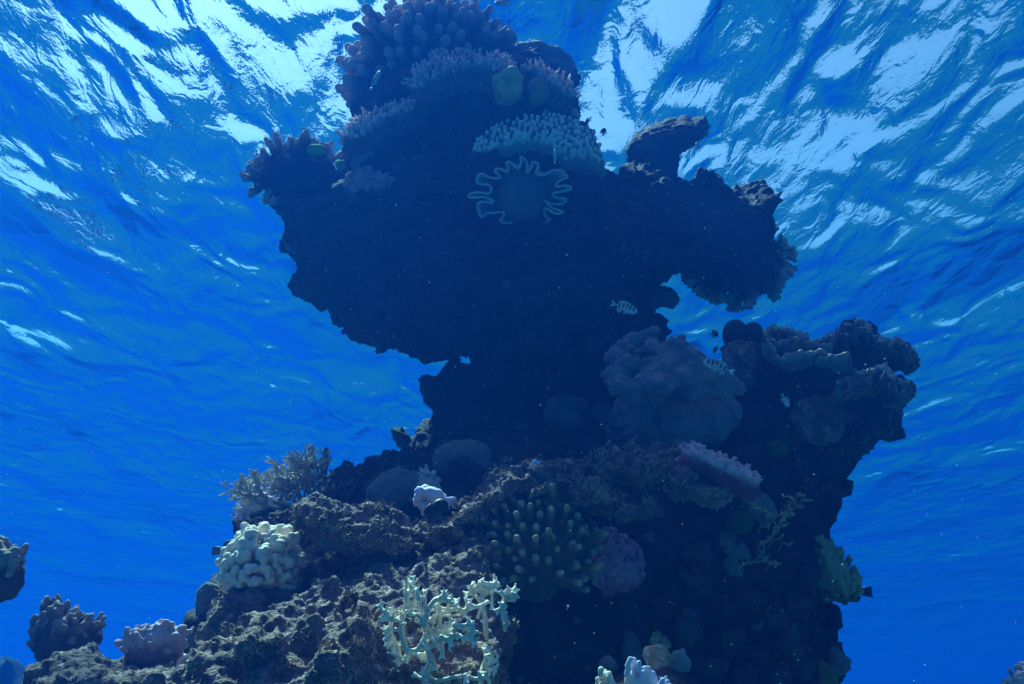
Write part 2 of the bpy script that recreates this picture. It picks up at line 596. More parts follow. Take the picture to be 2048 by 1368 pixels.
def carpet(poly, Y0, n, length, rad, up=(0, 0, 1), out=0.5, face=0.4, bulge=0.05, base_r=None, seed=1, jit=0.25, tipr=0.8, split=0.0, depth_jit=0.0, part=0, snap=True, lift=0.0):
    """stubby branchlets over the patch of rock that an outline covers"""
    pts = poisson_px(poly, n, seed)
    g = np.random.default_rng(seed + 5)
    poly = np.asarray(poly, float)
    cx, cy = poly.mean(0)
    d = poly_sd(pts[:, 0].astype(np.float32), pts[:, 1].astype(np.float32), poly)
    dm = max(d.max(), 1e-6)
    if snap: Y0 = seat(pts[::4], Y0) - lift
    pr = []
    for (x, y), dd in zip(pts, d):
        q = min(dd / dm, 1)
        Y = Y0 - bulge * math.sqrt(max(1 - (1 - q) ** 2, 0)) + g.normal(0, 1) * depth_jit
        p = at(x, y, Y)
        o2 = unit([(x - cx), 0, -(y - cy)]) * (1 - q)
        v = unit(np.asarray(up, float) + out * o2 + np.array([0, -face, 0]) + g.normal(0, jit, 3))
        l = length * g.uniform(0.7, 1.25); r = rad * g.uniform(0.85, 1.15)
        b = base_r or r * 2.2
        q0 = p - v * l * 0.5 + np.array([0, b * 0.9, -b * 0.3])
        pr.append((q0, q0 + np.array([0, b * 0.2, 0]), b, b, part, 0, 0))
        e = p + v * l * 0.5
        pr.append((p - v * l * 0.5, e, r, r * tipr, part, 0, 1))
        if g.random() < split:
            for s in (-1, 1):
                w = unit(v + s * 0.8 * unit(np.cross(v, g.normal(0, 1, 3))))
                pr.append((e - v * l * 0.3, e + w * l * 0.35 , r * 0.9, r * tipr * 0.9, part, 0.6, 1))
    return pr

def stroke(pts, Y, r0, r1, part, seed=0, wob=0.0, t0=0.0, t1=1.0, spline=False):
    """a limb along photo points; Y a number or one per point"""
    g = np.random.default_rng(seed)
    pts = np.asarray(pts, float)
    if spline and len(pts) > 2:
        P = np.vstack([2 * pts[0] - pts[1], pts, 2 * pts[-1] - pts[-2]]); o = []
        for i in range(1, len(P) - 2):
            for t in (0, 1 / 3, 2 / 3):
                a, b_, c_, d_ = P[i - 1], P[i], P[i + 1], P[i + 2]
                o.append(0.5 * (2 * b_ + (c_ - a) * t + (2 * a - 5 * b_ + 4 * c_ - d_) * t * t + (3 * b_ - a - 3 * c_ + d_) * t ** 3))
        if not np.isscalar(Y): Y = np.interp(np.linspace(0, 1, len(o) + 1), np.linspace(0, 1, len(pts)), Y)
        pts = np.array(o + [pts[-1]])
    Ys = np.full(len(pts), Y) if np.isscalar(Y) else np.asarray(Y, float)
    Ys = Ys + g.normal(0, wob, len(pts))
    W = np.array([at(x, y, yy) for (x, y), yy in zip(pts, Ys)])
    n = len(W) - 1
    pr = []
    for i in range(n):
        a, b = i / n, (i + 1) / n
        pr.append((W[i], W[i + 1], r0 + (r1 - r0) * a, r0 + (r1 - r0) * b, part, t0 + (t1 - t0) * a, t0 + (t1 - t0) * b))
    return pr, W

# ------------------------------------------------------------------ the materials of the reef
MAT = {}
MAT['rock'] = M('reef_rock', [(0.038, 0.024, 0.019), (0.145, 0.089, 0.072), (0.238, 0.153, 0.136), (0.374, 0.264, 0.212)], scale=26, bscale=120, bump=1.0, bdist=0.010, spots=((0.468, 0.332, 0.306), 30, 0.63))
MAT['dark'] = M('shaded_reef_rock', [(0.013, 0.009, 0.009), (0.031, 0.021, 0.020), (0.056, 0.038, 0.036)], scale=10, bscale=110, bump=0.9, bdist=0.008, spots=((0.158, 0.122, 0.122), 18, 0.66))  # darker copy of the reef rock, with shade put into its colour
MAT['turf'] = M('turf_algae', [(0.24, 0.15, 0.07), (0.46, 0.33, 0.20), (0.60, 0.44, 0.32)], scale=20, bump=0, rough=0.9)
MAT['tan'] = M('tan_finger_coral', [(0.079, 0.056, 0.046), (0.106, 0.076, 0.063)], scale=20, bscale=420, btype='vor', bump=0.5, bdist=0.002, tip=(0.50, 0.37, 0.30), tip_pow=5)  # paler growing tips on darkened bodies, partly painted light on the finger ends
MAT['acro'] = M('tan_pink_table_coral', [(0.144, 0.082, 0.072), (0.192, 0.115, 0.096)], scale=30, bscale=500, btype='vor', bump=0.5, bdist=0.002, tip=(0.90, 0.66, 0.58), tip_pow=3.5)  # naturally pale tips, brightened further in colour to suggest sky light
MAT['pink'] = M('pink_plate_coral', [(0.22, 0.05, 0.06), (0.30, 0.07, 0.08)], scale=30, bscale=500, btype='vor', bump=0.4, bdist=0.002, tip=(0.98, 0.50, 0.54), tip_pow=1.3)
MAT['mauve'] = M('mauve_branching_coral', [(0.18, 0.11, 0.13), (0.26, 0.16, 0.19)], scale=30, bscale=400, btype='vor', bump=0.4, bdist=0.002, tip=(0.66, 0.48, 0.52), tip_pow=2)
MAT['purple'] = M('purple_soft_coral', [(0.336, 0.098, 0.196), (0.560, 0.182, 0.308)], scale=30, bscale=500, btype='vor', bump=0.6, bdist=0.003, tip=(0.693, 0.277, 0.403), tip_pow=1.5)
MAT['olive'] = M('olive_leather_coral', [(0.091, 0.079, 0.029), (0.115, 0.099, 0.041)], scale=25, bscale=600, bump=0.2, bdist=0.001, tip=(0.395, 0.357, 0.178), tip_pow=8)
MAT['grey'] = M('grey_leather_coral', [(0.260, 0.260, 0.223), (0.322, 0.322, 0.285)], scale=16, bscale=500, bump=0.2, bdist=0.001, tip=(0.85, 0.86, 0.76), tip_pow=2)  # tips are paler by nature; extra brightness paints light falling on them
MAT['ruffle'] = M('grey_ruffled_coral', [(0.135, 0.135, 0.128), (0.167, 0.167, 0.151)], scale=16, bscale=500, bump=0.2, bdist=0.001, tip=(0.558, 0.558, 0.508), tip_pow=2.2)  # pale rim over a darkened body paints the lit edge of the folds
MAT['cream'] = M('cream_lobed_coral', [(0.80, 0.53, 0.36), (0.88, 0.60, 0.43)], scale=20, bscale=420, btype='vor', bump=0.6, bdist=0.002, tip=(0.98, 0.80, 0.64), tip_pow=1.5)
MAT['net'] = M('pale_yellow_net_coral', [(0.72, 0.54, 0.36), (0.80, 0.63, 0.44)], scale=20, bscale=700, bump=0.15, bdist=0.001, tip=(0.98, 0.90, 0.74), tip_pow=3, rough=0.6)
MAT['stag'] = M('drab_branching_coral', [(0.13, 0.13, 0.135), (0.21, 0.21, 0.21)], scale=20, bscale=400, bump=0.5, bdist=0.002, tip=(0.70, 0.58, 0.44), tip_pow=3)
MAT['lilac'] = M('lilac_boulder_coral', [(0.238, 0.167, 0.194), (0.334, 0.246, 0.264), (0.299, 0.238, 0.220)], scale=7, bscale=160, btype='vor', bump=0.9, bdist=0.006)
MAT['lump'] = M('dull_grey_coral', [(0.202, 0.182, 0.172), (0.283, 0.263, 0.243)], scale=8, bscale=220, btype='vor', bump=0.9, bdist=0.006)
MAT['brain'] = M('grey_brain_coral', [(0.205, 0.194, 0.151), (0.292, 0.270, 0.216)], scale=10, bscale=120, btype='vor', bump=0.9, bdist=0.009)
MAT['dome'] = M('dark_dome_coral', [(0.05, 0.04, 0.04), (0.09, 0.07, 0.07)], scale=10, bscale=260, btype='vor', bump=0.5, bdist=0.003)
MAT['sponge'] = M('yellow_sponge', [(0.30, 0.24, 0.03), (0.40, 0.33, 0.06)], scale=18, bscale=200, bump=0.4, bdist=0.003, tip=(0.55, 0.47, 0.14), tip_pow=2)
MAT['mustard'] = M('mustard_green_dome', [(0.22, 0.20, 0.03), (0.32, 0.28, 0.05)], scale=18, bscale=200, bump=0.5, bdist=0.004)
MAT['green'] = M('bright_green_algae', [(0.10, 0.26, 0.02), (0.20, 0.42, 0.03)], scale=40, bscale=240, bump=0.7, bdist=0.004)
MAT['white'] = M('white_sponge', [(0.66, 0.58, 0.78), (0.86, 0.80, 0.98)], scale=24, bscale=220, bump=0.5, bdist=0.004)
MAT['leafy'] = M('leafy_plate_coral', [(0.12, 0.085, 0.065), (0.20, 0.145, 0.12)], scale=30, bscale=300, bump=0.5, bdist=0.003, tip=(0.56, 0.44, 0.37), tip_pow=3)
MAT['yellow'] = M('yellow_green_knob_coral', [(0.170, 0.145, 0.050), (0.230, 0.200, 0.075)], scale=20, bscale=400, btype='vor', bump=0.5, bdist=0.002, tip=(0.444, 0.396, 0.192), tip_pow=1.5)
MAT['blotch'] = M('blotched_orange_coral', [(0.30, 0.22, 0.10), (0.52, 0.32, 0.14), (0.60, 0.50, 0.40)], scale=60, bscale=300, bump=0.6, bdist=0.003, spots=((0.62, 0.55, 0.50), 70, 0.58))
MAT['honey'] = M('honeycomb_coral', [(0.34, 0.26, 0.20), (0.44, 0.34, 0.27)], scale=12, bscale=110, btype='vor', bump=1.0, bdist=0.006)
MAT['snow'] = M('pale_specks', [(0.75, 0.72, 0.70), (0.85, 0.82, 0.80)], bump=0)
MAT['twig'] = M('drab_yellow_twig_coral', [(0.20, 0.16, 0.08), (0.28, 0.23, 0.12)], scale=20, bscale=500, bump=0.3, bdist=0.001, tip=(0.50, 0.42, 0.24), tip_pow=3)
MAT['dimgreen'] = M('dull_green_algae', [(0.03, 0.09, 0.012), (0.06, 0.14, 0.015)], scale=40, bscale=240, bump=0.8, bdist=0.005)  # darker copy of the bright green, dimness of shaded spots put into colour
MAT['crust'] = M('dark_knobbly_coral', [(0.06, 0.04, 0.035), (0.11, 0.08, 0.07)], scale=20, bscale=300, bump=0.6, bdist=0.003, tip=(0.40, 0.30, 0.25), tip_pow=3)
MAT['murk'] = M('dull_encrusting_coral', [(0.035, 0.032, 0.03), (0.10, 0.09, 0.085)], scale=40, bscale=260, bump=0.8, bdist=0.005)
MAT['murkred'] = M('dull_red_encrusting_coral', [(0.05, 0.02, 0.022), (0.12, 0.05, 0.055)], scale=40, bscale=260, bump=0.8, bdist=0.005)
MAT['dusk'] = M('dusky_pink_coral', [(0.12, 0.06, 0.06), (0.20, 0.10, 0.10)], scale=30, bscale=400, bump=0.5, bdist=0.002, tip=(0.42, 0.26, 0.26), tip_pow=2)

# ------------------------------------------------------------------ the reef rock
def S(cx, cy, k, pts): return [(cx + x / k, cy + y / k) for x, y in pts]
CAP = [(758, 190), (722, 238), (704, 300), (692, 345), (676, 392), (640, 372), (602, 352), (575, 372), (560, 410), (567, 426), (587, 432), (584, 447), (580, 478),
       (590, 508), (612, 521), (615, 546), (604, 560), (610, 580), (640, 598), (659, 606), (672, 606), (676, 618), (690, 639), (703, 654), (743, 670), (783, 682),
       (809, 692), (831, 707), (855, 714), (880, 706), (940, 694), (960, 715), (1000, 740), (1200, 720), (1275, 640), (1290, 576), (1301, 560), (1319, 548), (1322, 536), (1340, 538), (1369, 534),
       (1385, 552), (1415, 572), (1440, 565), (1470, 566), (1500, 564), (1525, 550), (1546, 530), (1534, 505), (1518, 482), (1530, 463), (1534, 423), (1530, 399), (1524, 379),
       (1520, 371), (1504, 377), (1475, 381), (1467, 373), (1457, 379), (1443, 367), (1431, 347), (1415, 339), (1391, 347), (1379, 359), (1363, 369), (1353, 351), (1340, 330), (1260, 330), (1238, 352), (1230, 362), (1222, 350),
       (1205, 330), (1198, 290), (1165, 240), (1150, 215), (1140, 165), (1100, 120), (1040, 105), (960, 135), (850, 150)]
HORN = [(1234, 372), (1240, 331), (1256, 323), (1256, 295), (1270, 270), (1303, 250), (1335, 236), (1367, 228), (1390, 236), (1411, 232), (1418, 254), (1413, 270), (1395, 289),
        (1378, 296), (1369, 302), (1359, 311), (1357, 331), (1353, 351), (1362, 380), (1330, 420), (1260, 420)]
STALK = [(940, 660), (943, 729), (911, 731), (886, 745), (856, 780), (864, 809), (862, 835), (842, 852), (830, 875), (812, 905), (760, 960), (740, 1060), (1320, 1060), (1330, 900), (1300, 780), (1300, 700), (1290, 640), (1300, 560), (1100, 520)]

YOFF = 0.30                       # the pillar stands this much farther back
bommie = tag(empty('coral_pillar', at(1000, 950, 3.2)), 'mushroom shaped dark rock pillar with a wide overhanging head and one raised horn', 'reef rock')
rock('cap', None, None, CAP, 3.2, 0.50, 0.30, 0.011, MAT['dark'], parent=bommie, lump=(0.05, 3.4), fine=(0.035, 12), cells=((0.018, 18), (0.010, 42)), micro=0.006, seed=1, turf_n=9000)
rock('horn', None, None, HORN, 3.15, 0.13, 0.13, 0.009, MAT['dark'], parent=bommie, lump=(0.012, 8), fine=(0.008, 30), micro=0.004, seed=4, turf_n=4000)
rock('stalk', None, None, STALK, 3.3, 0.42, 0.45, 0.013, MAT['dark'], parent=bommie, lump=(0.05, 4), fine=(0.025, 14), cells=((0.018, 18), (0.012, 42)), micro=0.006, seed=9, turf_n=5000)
rock('side_knob', None, None, [(785, 858), (795, 853), (811, 857), (825, 872), (840, 866), (850, 890), (830, 900), (812, 890), (795, 892), (787, 875)], 3.3, 0.05, 0.05, 0.006, MAT['dark'], parent=bommie, lump=(0.008, 20), fine=(0.006, 50), micro=0.003, seed=3, turf_n=800)
rock('side_knob', None, None, [(1270, 585), (1291, 574), (1327, 570), (1347, 576), (1359, 596), (1345, 616), (1325, 614), (1300, 620), (1272, 615)], 3.05, 0.06, 0.06, 0.006, MAT['rock'], parent=bommie, lump=(0.008, 15), fine=(0.006, 50), micro=0.003, seed=5, turf_n=1200)
rock('side_knob', None, None, [(1250, 640), (1275, 622), (1310, 625), (1330, 632), (1341, 660), (1330, 690), (1250, 690)], 3.1, 0.08, 0.07, 0.007, MAT['dark'], parent=bommie, lump=(0.012, 12), fine=(0.008, 40), micro=0.004, seed=6)

YOFF = 0.0
# ragged spurs on the left rim of the head
YOFF = 0.25
rock('side_knob', None, None, [(630, 440), (592, 438), (580, 446), (586, 460), (576, 478), (578, 492), (592, 506), (612, 518), (640, 525), (650, 480)], 3.15, .06, .05, .007, MAT['rock'], parent=bommie, lump=(.01, 14), fine=(.01, 40), micro=.004, seed=91, turf_n=900)
rock('side_knob', None, None, [(640, 552), (612, 556), (596, 556), (588, 564), (594, 576), (612, 588), (640, 598), (660, 590)], 3.15, .05, .035, .006, MAT['rock'], parent=bommie, lump=(.008, 18), fine=(.007, 50), micro=.004, seed=92, turf_n=900)
YOFF = 0.0
# core of the reef below, down to the sea floor
CORE = [(700, 1000), (830, 940), (1000, 900), (1250, 880), (1500, 860), (1640, 925), (1648, 965), (1668, 985), (1655, 998), (1632, 1012), (1620, 1030), (1632, 1045), (1628, 1060), (1605, 1082), (1625, 1110), (1640, 1160),
        (1650, 1190), (1618, 1212), (1622, 1245), (1612, 1262), (1616, 1290), (1640, 1312), (1650, 1345), (1640, 1400), (1760, 1900), (1900, 3000), (2100, 6500), (-1400, 6500), (-700, 2800), (0, 1700), (330, 1420), (400, 1330), (405, 1250), (440, 1180), (560, 1080)]
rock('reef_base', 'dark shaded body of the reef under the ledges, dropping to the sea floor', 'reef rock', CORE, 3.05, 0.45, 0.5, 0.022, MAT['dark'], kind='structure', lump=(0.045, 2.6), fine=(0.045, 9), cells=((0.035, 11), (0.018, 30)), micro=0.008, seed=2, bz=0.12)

# ledges and boulders
rock('rock_ledge', 'crusty rock ledge curving above the olive finger coral, fuzzy lit rim over a dark hollow', 'reef ledge',
     [(820, 1062), (850, 1040), (905, 1020), (950, 985), (985, 950), (1010, 935), (1050, 930), (1070, 920), (1100, 928), (1150, 938), (1200, 960), (1215, 985), (1290, 1000), (1300, 1020), (1240, 1035), (1180, 1010), (1100, 1005), (1040, 1000), (990, 1020), (930, 1060), (880, 1100), (840, 1095)],
     2.38, 0.20, 0.065, 0.005, MAT['rock'], turf_n=14000, lump=(0.018, 7), fine=(0.023, 24), cells=((0.016, 30), (0.0105, 52)), micro=0.005, seed=11)
rock('rock_ledge', 'crusty rock ledge to the right of the cream lobed coral, lit along its top', 'reef ledge',
     [(598, 1020), (625, 1005), (660, 1000), (690, 1010), (715, 1022), (740, 1008), (780, 1012), (810, 1030), (835, 1062), (850, 1100), (800, 1120), (740, 1115), (680, 1090), (640, 1066), (605, 1048)],
     2.36, 0.20, 0.06, 0.005, MAT['rock'], turf_n=12000, lump=(0.016, 8), fine=(0.021, 26), cells=((0.014, 30), (0.0105, 52)), micro=0.005, seed=13)
rock('rock_ledge', 'short crusty ledge under the big lilac boulder coral, four knobs on its rim', 'reef ledge',
     [(1170, 930), (1185, 900), (1215, 884), (1240, 905), (1262, 883), (1285, 905), (1315, 890), (1340, 898), (1350, 888), (1378, 900), (1375, 930), (1340, 965), (1290, 975), (1220, 985), (1178, 975)],
     2.38, 0.14, 0.07, 0.005, MAT['rock'], turf_n=7000, lump=(0.014, 9), fine=(0.020, 26), cells=((0.012, 32), (0.0105, 52)), micro=0.005, seed=15)
rock('rock_ledge', 'knobbly pale rim rock right below the pink plate coral', 'reef ledge',
     [(1335, 940), (1355, 930), (1390, 935), (1400, 960), (1440, 968), (1460, 990), (1440, 1010), (1390, 1000), (1350, 1010), (1338, 975)],
     2.32, 0.12, 0.05, 0.005, MAT['rock'], turf_n=4000, lump=(0.012, 10), fine=(0.01, 30), cells=((0.012, 34), (0.0105, 52)), micro=0.004, seed=17)
rock('rock_boulder', 'broad turf covered boulder slope in front, behind the pale net coral', 'boulder',
     [(700, 1180), (720, 1150), (760, 1130), (830, 1118), (880, 1095), (930, 1070), (965, 1062), (985, 1085), (1000, 1150), (1030, 1250), (1030, 1420), (700, 1420), (640, 1300), (690, 1215)],
     2.18, 0.22, 0.16, 0.005, MAT['rock'], turf_n=26000, bz=0.75, lump=(0.03, 6), fine=(0.02, 20), cells=((0.014, 26), (0.0105, 52)), micro=0.006, seed=19)
rock('rock_boulder', 'long lumpy turf covered boulder at the bottom left of the slope', 'boulder',
     [(372, 1345), (400, 1300), (455, 1290), (500, 1260), (545, 1225), (600, 1205), (660, 1195), (710, 1210), (760, 1250), (830, 1320), (860, 1450), (420, 1470), (380, 1400)],
     2.05, 0.20, 0.12, 0.005, MAT['rock'], turf_n=26000, bz=0.6, lump=(0.035, 7), fine=(0.034, 18), cells=((0.014, 26), (0.0105, 52)), micro=0.006, seed=23)
rock('rock_boulder', 'reddish shaded boulder between the cream coral and the dark hollow', 'boulder',
     [(585, 1130), (610, 1105), (640, 1095), (670, 1105), (700, 1095), (735, 1100), (725, 1150), (705, 1190), (660, 1215), (600, 1215), (580, 1180)],
     2.60, 0.14, 0.07, 0.005, MAT['rock'], turf_n=7000, bz=0.2, lump=(0.02, 9), fine=(0.021, 26), cells=((0.01, 34),), micro=0.004, seed=27)
rock('rock_boulder', 'dark crusted block under the cream lobed coral', 'boulder',
     [(425, 1215), (440, 1180), (480, 1165), (540, 1170), (600, 1185), (650, 1200), (640, 1240), (560, 1270), (480, 1300), (420, 1300), (395, 1290), (415, 1250)],
     2.45, 0.16, 0.08, 0.006, MAT['rock'], turf_n=8000, bz=0.3, lump=(0.022, 9), fine=(0.023, 24), cells=((0.012, 32), (0.0105, 52)), micro=0.005, seed=29)
rock('rock_slope', 'dim rubble slope rising from the left ledge to the pillar foot', 'reef rock',
     [(640, 985), (660, 940), (678, 925), (690, 940), (720, 932), (745, 955), (790, 945), (850, 905), (930, 890), (1010, 920), (990, 1010), (850, 1040), (720, 1030)],
     3.0, 0.15, 0.10, 0.008, MAT['dark'], turf_n=4000, bz=0.5, lump=(0.02, 9), fine=(0.024, 24), cells=((0.018, 26), (0.0105, 52)), micro=0.005, seed=31)
rock('rock_ledge', 'dark rim rock carrying the branching coral at the left edge of the reef', 'reef ledge',
     [(470, 1045), (490, 1025), (540, 1010), (600, 1005), (640, 1020), (630, 1060), (600, 1100), (590, 1130), (560, 1120), (500, 1065), (475, 1060)],
     2.68, 0.12, 0.05, 0.006, MAT['dark'], turf_n=4000, lump=(0.014, 10), fine=(0.012, 30), cells=((0.012, 34), (0.0105, 52)), micro=0.004, seed=33)
# right-hand head of rock
RHEAD = [(1440, 730), (1452, 690), (1480, 678), (1520, 690), (1545, 668), (1600, 690), (1640, 720), (1665, 680), (1700, 655), (1735, 660), (1750, 695), (1800, 695), (1822, 705), (1815, 725), (1790, 742), (1822, 768), (1818, 790), (1800, 810),
         (1812, 828), (1795, 840), (1800, 870), (1775, 888), (1750, 884), (1740, 896), (1720, 893), (1700, 915), (1690, 932), (1690, 970), (1600, 1010), (1500, 1010), (1420, 960), (1420, 850)]
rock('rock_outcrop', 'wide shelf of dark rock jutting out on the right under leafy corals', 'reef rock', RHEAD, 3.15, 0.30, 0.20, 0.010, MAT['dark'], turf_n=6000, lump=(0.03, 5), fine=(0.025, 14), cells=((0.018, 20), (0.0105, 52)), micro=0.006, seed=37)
rock('rock_boulder', 'pale blotched boulder below the small white fish on the right shelf', 'boulder', [(1590, 800), (1625, 790), (1670, 795), (1685, 825), (1675, 870), (1640, 890), (1600, 880), (1580, 840)], 2.9, 0.09, 0.08, 0.008, MAT['rock'], lump=(0.02, 9), fine=(0.012, 26), cells=((0.01, 34),), micro=0.005, seed=39)
rock('rock_boulder', 'pale boulder just under the pair of dark domes', 'boulder', [(1440, 730), (1450, 690), (1480, 680), (1515, 685), (1525, 720), (1515, 770), (1470, 790), (1440, 770)], 2.95, 0.09, 0.07, 0.008, MAT['rock'], lump=(0.012, 12), fine=(0.01, 30), cells=((0.01, 40),), micro=0.005, seed=41)
# reef to the left, farther down
rock('rock_mound', 'low lit rock mound in the bottom left corner of the reef', 'boulder',
     [(30, 1368), (60, 1335), (100, 1318), (150, 1300), (190, 1305), (225, 1325), (260, 1318), (300, 1330), (340, 1335), (400, 1320), (420, 1400), (420, 1520), (-60, 1520), (-40, 1420)],
     2.45, 0.2, 0.10, 0.007, MAT['rock'], turf_n=10000, bz=0.6, lump=(0.03, 7), fine=(0.027, 18), cells=((0.014, 26), (0.0105, 52)), micro=0.005, seed=43)
rock('rock_mound', 'faint blue rock mound far off at the bottom left edge', 'boulder', [(-200, 1330), (-40, 1290), (20, 1305), (45, 1325), (90, 1368), (120, 1520), (-220, 1520)], 9.0, 0.6, 0.4, 0.04, MAT['dark'], lump=(0.12, 2), fine=(0.06, 6), micro=0, seed=45)

# ------------------------------------------------------------------ corals on the pillar head
YOFF = 0.27
def dome_colony(c, rad, n, L, r0, r1, base_frac, dirmix, seed, ok, part0=1, tipbulb=1.0, lj=0.2, sub=0, wob=0.0):
    """fingers standing on an ellipsoid body; dirmix adds a common direction to each finger"""
    g = np.random.default_rng(seed)
    D = poisson_dirs(n, ok, seed)
    rad = np.asarray(rad, float); c = np.asarray(c, float)
    pr = []
    core = rad * base_frac
    for d in D[::2]:
        pr.append((c, c + d * core * 0.9, core.min() * 0.45, core.min() * 0.32, 0, 0, 0))
    names = {0: 'base'}
    for i, d in enumerate(D):
        p = c + d * core
        v = unit(d * 1.0 + np.asarray(dirmix) + g.normal(0, 0.12, 3))
        l = L * (1 + lj * g.normal(0, 1))
        e = p + v * l + g.normal(0, 1, 3) * wob
        m = (p + e) / 2 + g.normal(0, 1, 3) * l * 0.05
        k = part0 + i
        a = g.uniform(0.88, 1.12)
        pr.append((p - v * l * 0.35, p, r0 * 1.15 * a, r0 * a, 0, 0, 0))
        pr.append((p, m, r0 * a, (r0 + r1) / 2 * a, k, 0, 0.5))
        pr.append((m, e, (r0 + r1) / 2 * a, r1 * a * tipbulb, k, 0.5, 1))
        for s in range(sub):
            if g.random() < 0.7:
                w = unit(v + 0.9 * unit(np.cross(v, g.normal(0, 1, 3))))
                q = p + (e - p) * g.uniform(0.45, 0.85)
                pr.append((q, q + w * l * g.uniform(0.25, 0.45), r1 * a, r1 * a * 0.9, k, 0.5, 1))
        names[k] = 'finger'
    return pr, names

s = pxm(880, 130, 3.2)
c = at(868, 168, 3.25)
pr, nm = dome_colony(c, (180 * s, 0.30, 190 * s), 165, 0.13, 0.0195, 0.0205, 0.68, (0, -0.05, 0.35), 21, lambda d: d[1] < 0.35 and d[2] > -0.35 and not (d[2] < 0.1 and d[0] > 0.45), tipbulb=1.05)
colony('finger_coral', 'large tan coral of fat rounded fingers fanning out at the very top of the pillar', 'coral', pr, 0.0055, 0.006, MAT['tan'], nm, micro=(0.002, 60))

# table corals below it
TC = [(818, 172), (838, 150), (862, 128), (895, 116), (930, 114), (960, 122), (1000, 118), (1022, 140), (990, 168), (950, 158), (905, 168), (860, 188), (835, 196)]
pr = carpet(TC, 3.0, 170, 0.06, 0.0062, up=(0, 0, 1), out=0.55, face=0.35, bulge=0.10, base_r=0.018, seed=31, split=0.8)
colony('table_coral', 'wide tan pink table coral fringed with short branchlets below the fat finger coral', 'coral', pr, 0.0042, 0.003, MAT['acro'])
pr = carpet([(1040, 150), (1060, 134), (1085, 140), (1115, 158), (1140, 182), (1148, 208), (1125, 205), (1100, 190), (1060, 165)], 2.98, 75, 0.055, 0.0062, out=0.6, face=0.35, bulge=0.07, base_r=0.018, seed=32, split=0.8)
colony('table_coral', 'small tan pink table coral fringing the mustard green dome on its right', 'coral', pr, 0.0042, 0.003, MAT['acro'])
pr = carpet([(688, 292), (684, 276), (700, 256), (735, 238), (765, 226), (800, 214), (825, 202), (850, 212), (870, 224), (850, 238), (810, 246), (780, 258), (745, 285), (715, 302)], 2.98, 105, 0.058, 0.0085, out=0.5, face=0.3, bulge=0.09, base_r=0.022, seed=33, split=0.8)
colony('knobby_table_coral', 'reddish tan coral shelf with knobby branchlets on the upper left of the pillar head', 'coral', pr, 0.005, 0.004, MAT['acro'])
pr = carpet([(690, 372), (705, 352), (735, 344), (765, 352), (780, 372), (760, 386), (720, 392), (700, 390)], 2.84, 60, 0.03, 0.011, out=0.5, face=0.7, bulge=0.03, base_r=0.016, seed=34, split=0.4)
colony('knobby_coral', 'small dusky pink cluster of round knobs beside the gap in the left arm', 'coral', pr, 0.005, 0.004, MAT['dusk'])
# boulder coral top right
pr = []
g = np.random.default_rng(5)
for x, y, r in [(1050, 112, 26), (1075, 106, 24), (1100, 118, 26), (1122, 128, 24), (1134, 150, 22), (1070, 130, 30), (1105, 150, 34), (1040, 135, 24), (1128, 172, 22), (1090, 165, 30), (1062, 118, 18), (1112, 108, 16), (1140, 140, 12)]:
    p = at(x, y, 3.22 + g.normal(0, 0.03)); r = r * s
    pr.append((p, p + np.array([0, 0.05, 0]), r, r, 0, 0, 0))
colony('boulder_coral', 'dark lumpy boulder coral on the right shoulder just below the top', 'coral', pr, 0.008, 0.02, MAT['lump'], noise=(0.008, 14), micro=(0.003, 60))
# yellow sponge and green dome
Y = seat([(1000, 180), (1015, 170), (1030, 180)], 2.86) - 0.02; s2 = pxm(1015, 165, Y)
pr = []
for x, y, x2, y2, r0, r1 in [(1000, 195, 994, 160, 11, 13), (1010, 190, 1012, 150, 11, 14), (1022, 192, 1024, 146, 12, 15), (1032, 195, 1036, 158, 10, 12), (1018, 200, 1004, 172, 12, 12), (1006, 200, 1030, 176, 14, 14)]:
    pr.append((at(x, y, Y + 0.03), at(x2, y2, Y - 0.02 + 0.01 * g.normal()), r0 * s2, r1 * s2, 0, 0, 1))
colony('tube_sponge', 'yellow cluster of stubby tubes between the two table corals', 'sponge', pr, 0.005, 0.012, MAT['sponge'], noise=(0.004, 30))
Y = seat([(1072, 185), (1085, 195), (1060, 195)], 2.86); pr = [(at(1072, 185, Y), at(1076, 188, Y + .04), 30 * s2, 28 * s2, 0, 0, 0)]
colony('dome_sponge', 'round mustard green dome next to the yellow tubes', 'sponge', pr, 0.005, 0.01, MAT['mustard'], noise=(0.007, 22), micro=(0.003, 90))
# bumpy grey leather coral
BL = [(948, 300), (952, 284), (975, 264), (1010, 246), (1050, 234), (1090, 230), (1130, 236), (1160, 250), (1185, 268), (1200, 295), (1207, 330), (1190, 328), (1160, 322), (1130, 324), (1110, 315), (1095, 300), (1060, 294), (1020, 298), (985, 308), (955, 312)]
pr = carpet(BL, 2.76, 170, 0.03, 0.0088, up=(0.12, 0, 0.22), out=0.1, face=1.1, bulge=0.07, base_r=0.021, seed=41, jit=0.15, tipr=0.92, lift=0.06)
colony('bumpy_leather_coral', 'pale grey green crescent shaped leather coral covered in small fingers, above the ruffled one', 'coral', pr, 0.0046, 0.006, MAT['grey'])
pr = []; YF = seat([(1110, 228), (1120, 235), (1130, 238)], 2.9)
for x, y, x2, y2 in [(1110, 228, 1100, 212), (1112, 226, 1112, 208), (1120, 228, 1125, 210), (1128, 230, 1138, 214), (1134, 234, 1150, 222), (1138, 238, 1156, 232), (1118, 232, 1118, 216), (1106, 232, 1092, 222), (1128, 236, 1142, 226), (1100, 215, 1088, 204), (1112, 205, 1120, 200)]:
    pr.append((at(x, y, YF), at(x2, y2, YF - .06 + 0.02 * g.normal()), 7 * s2, 6 * s2, 0, 0, 1))
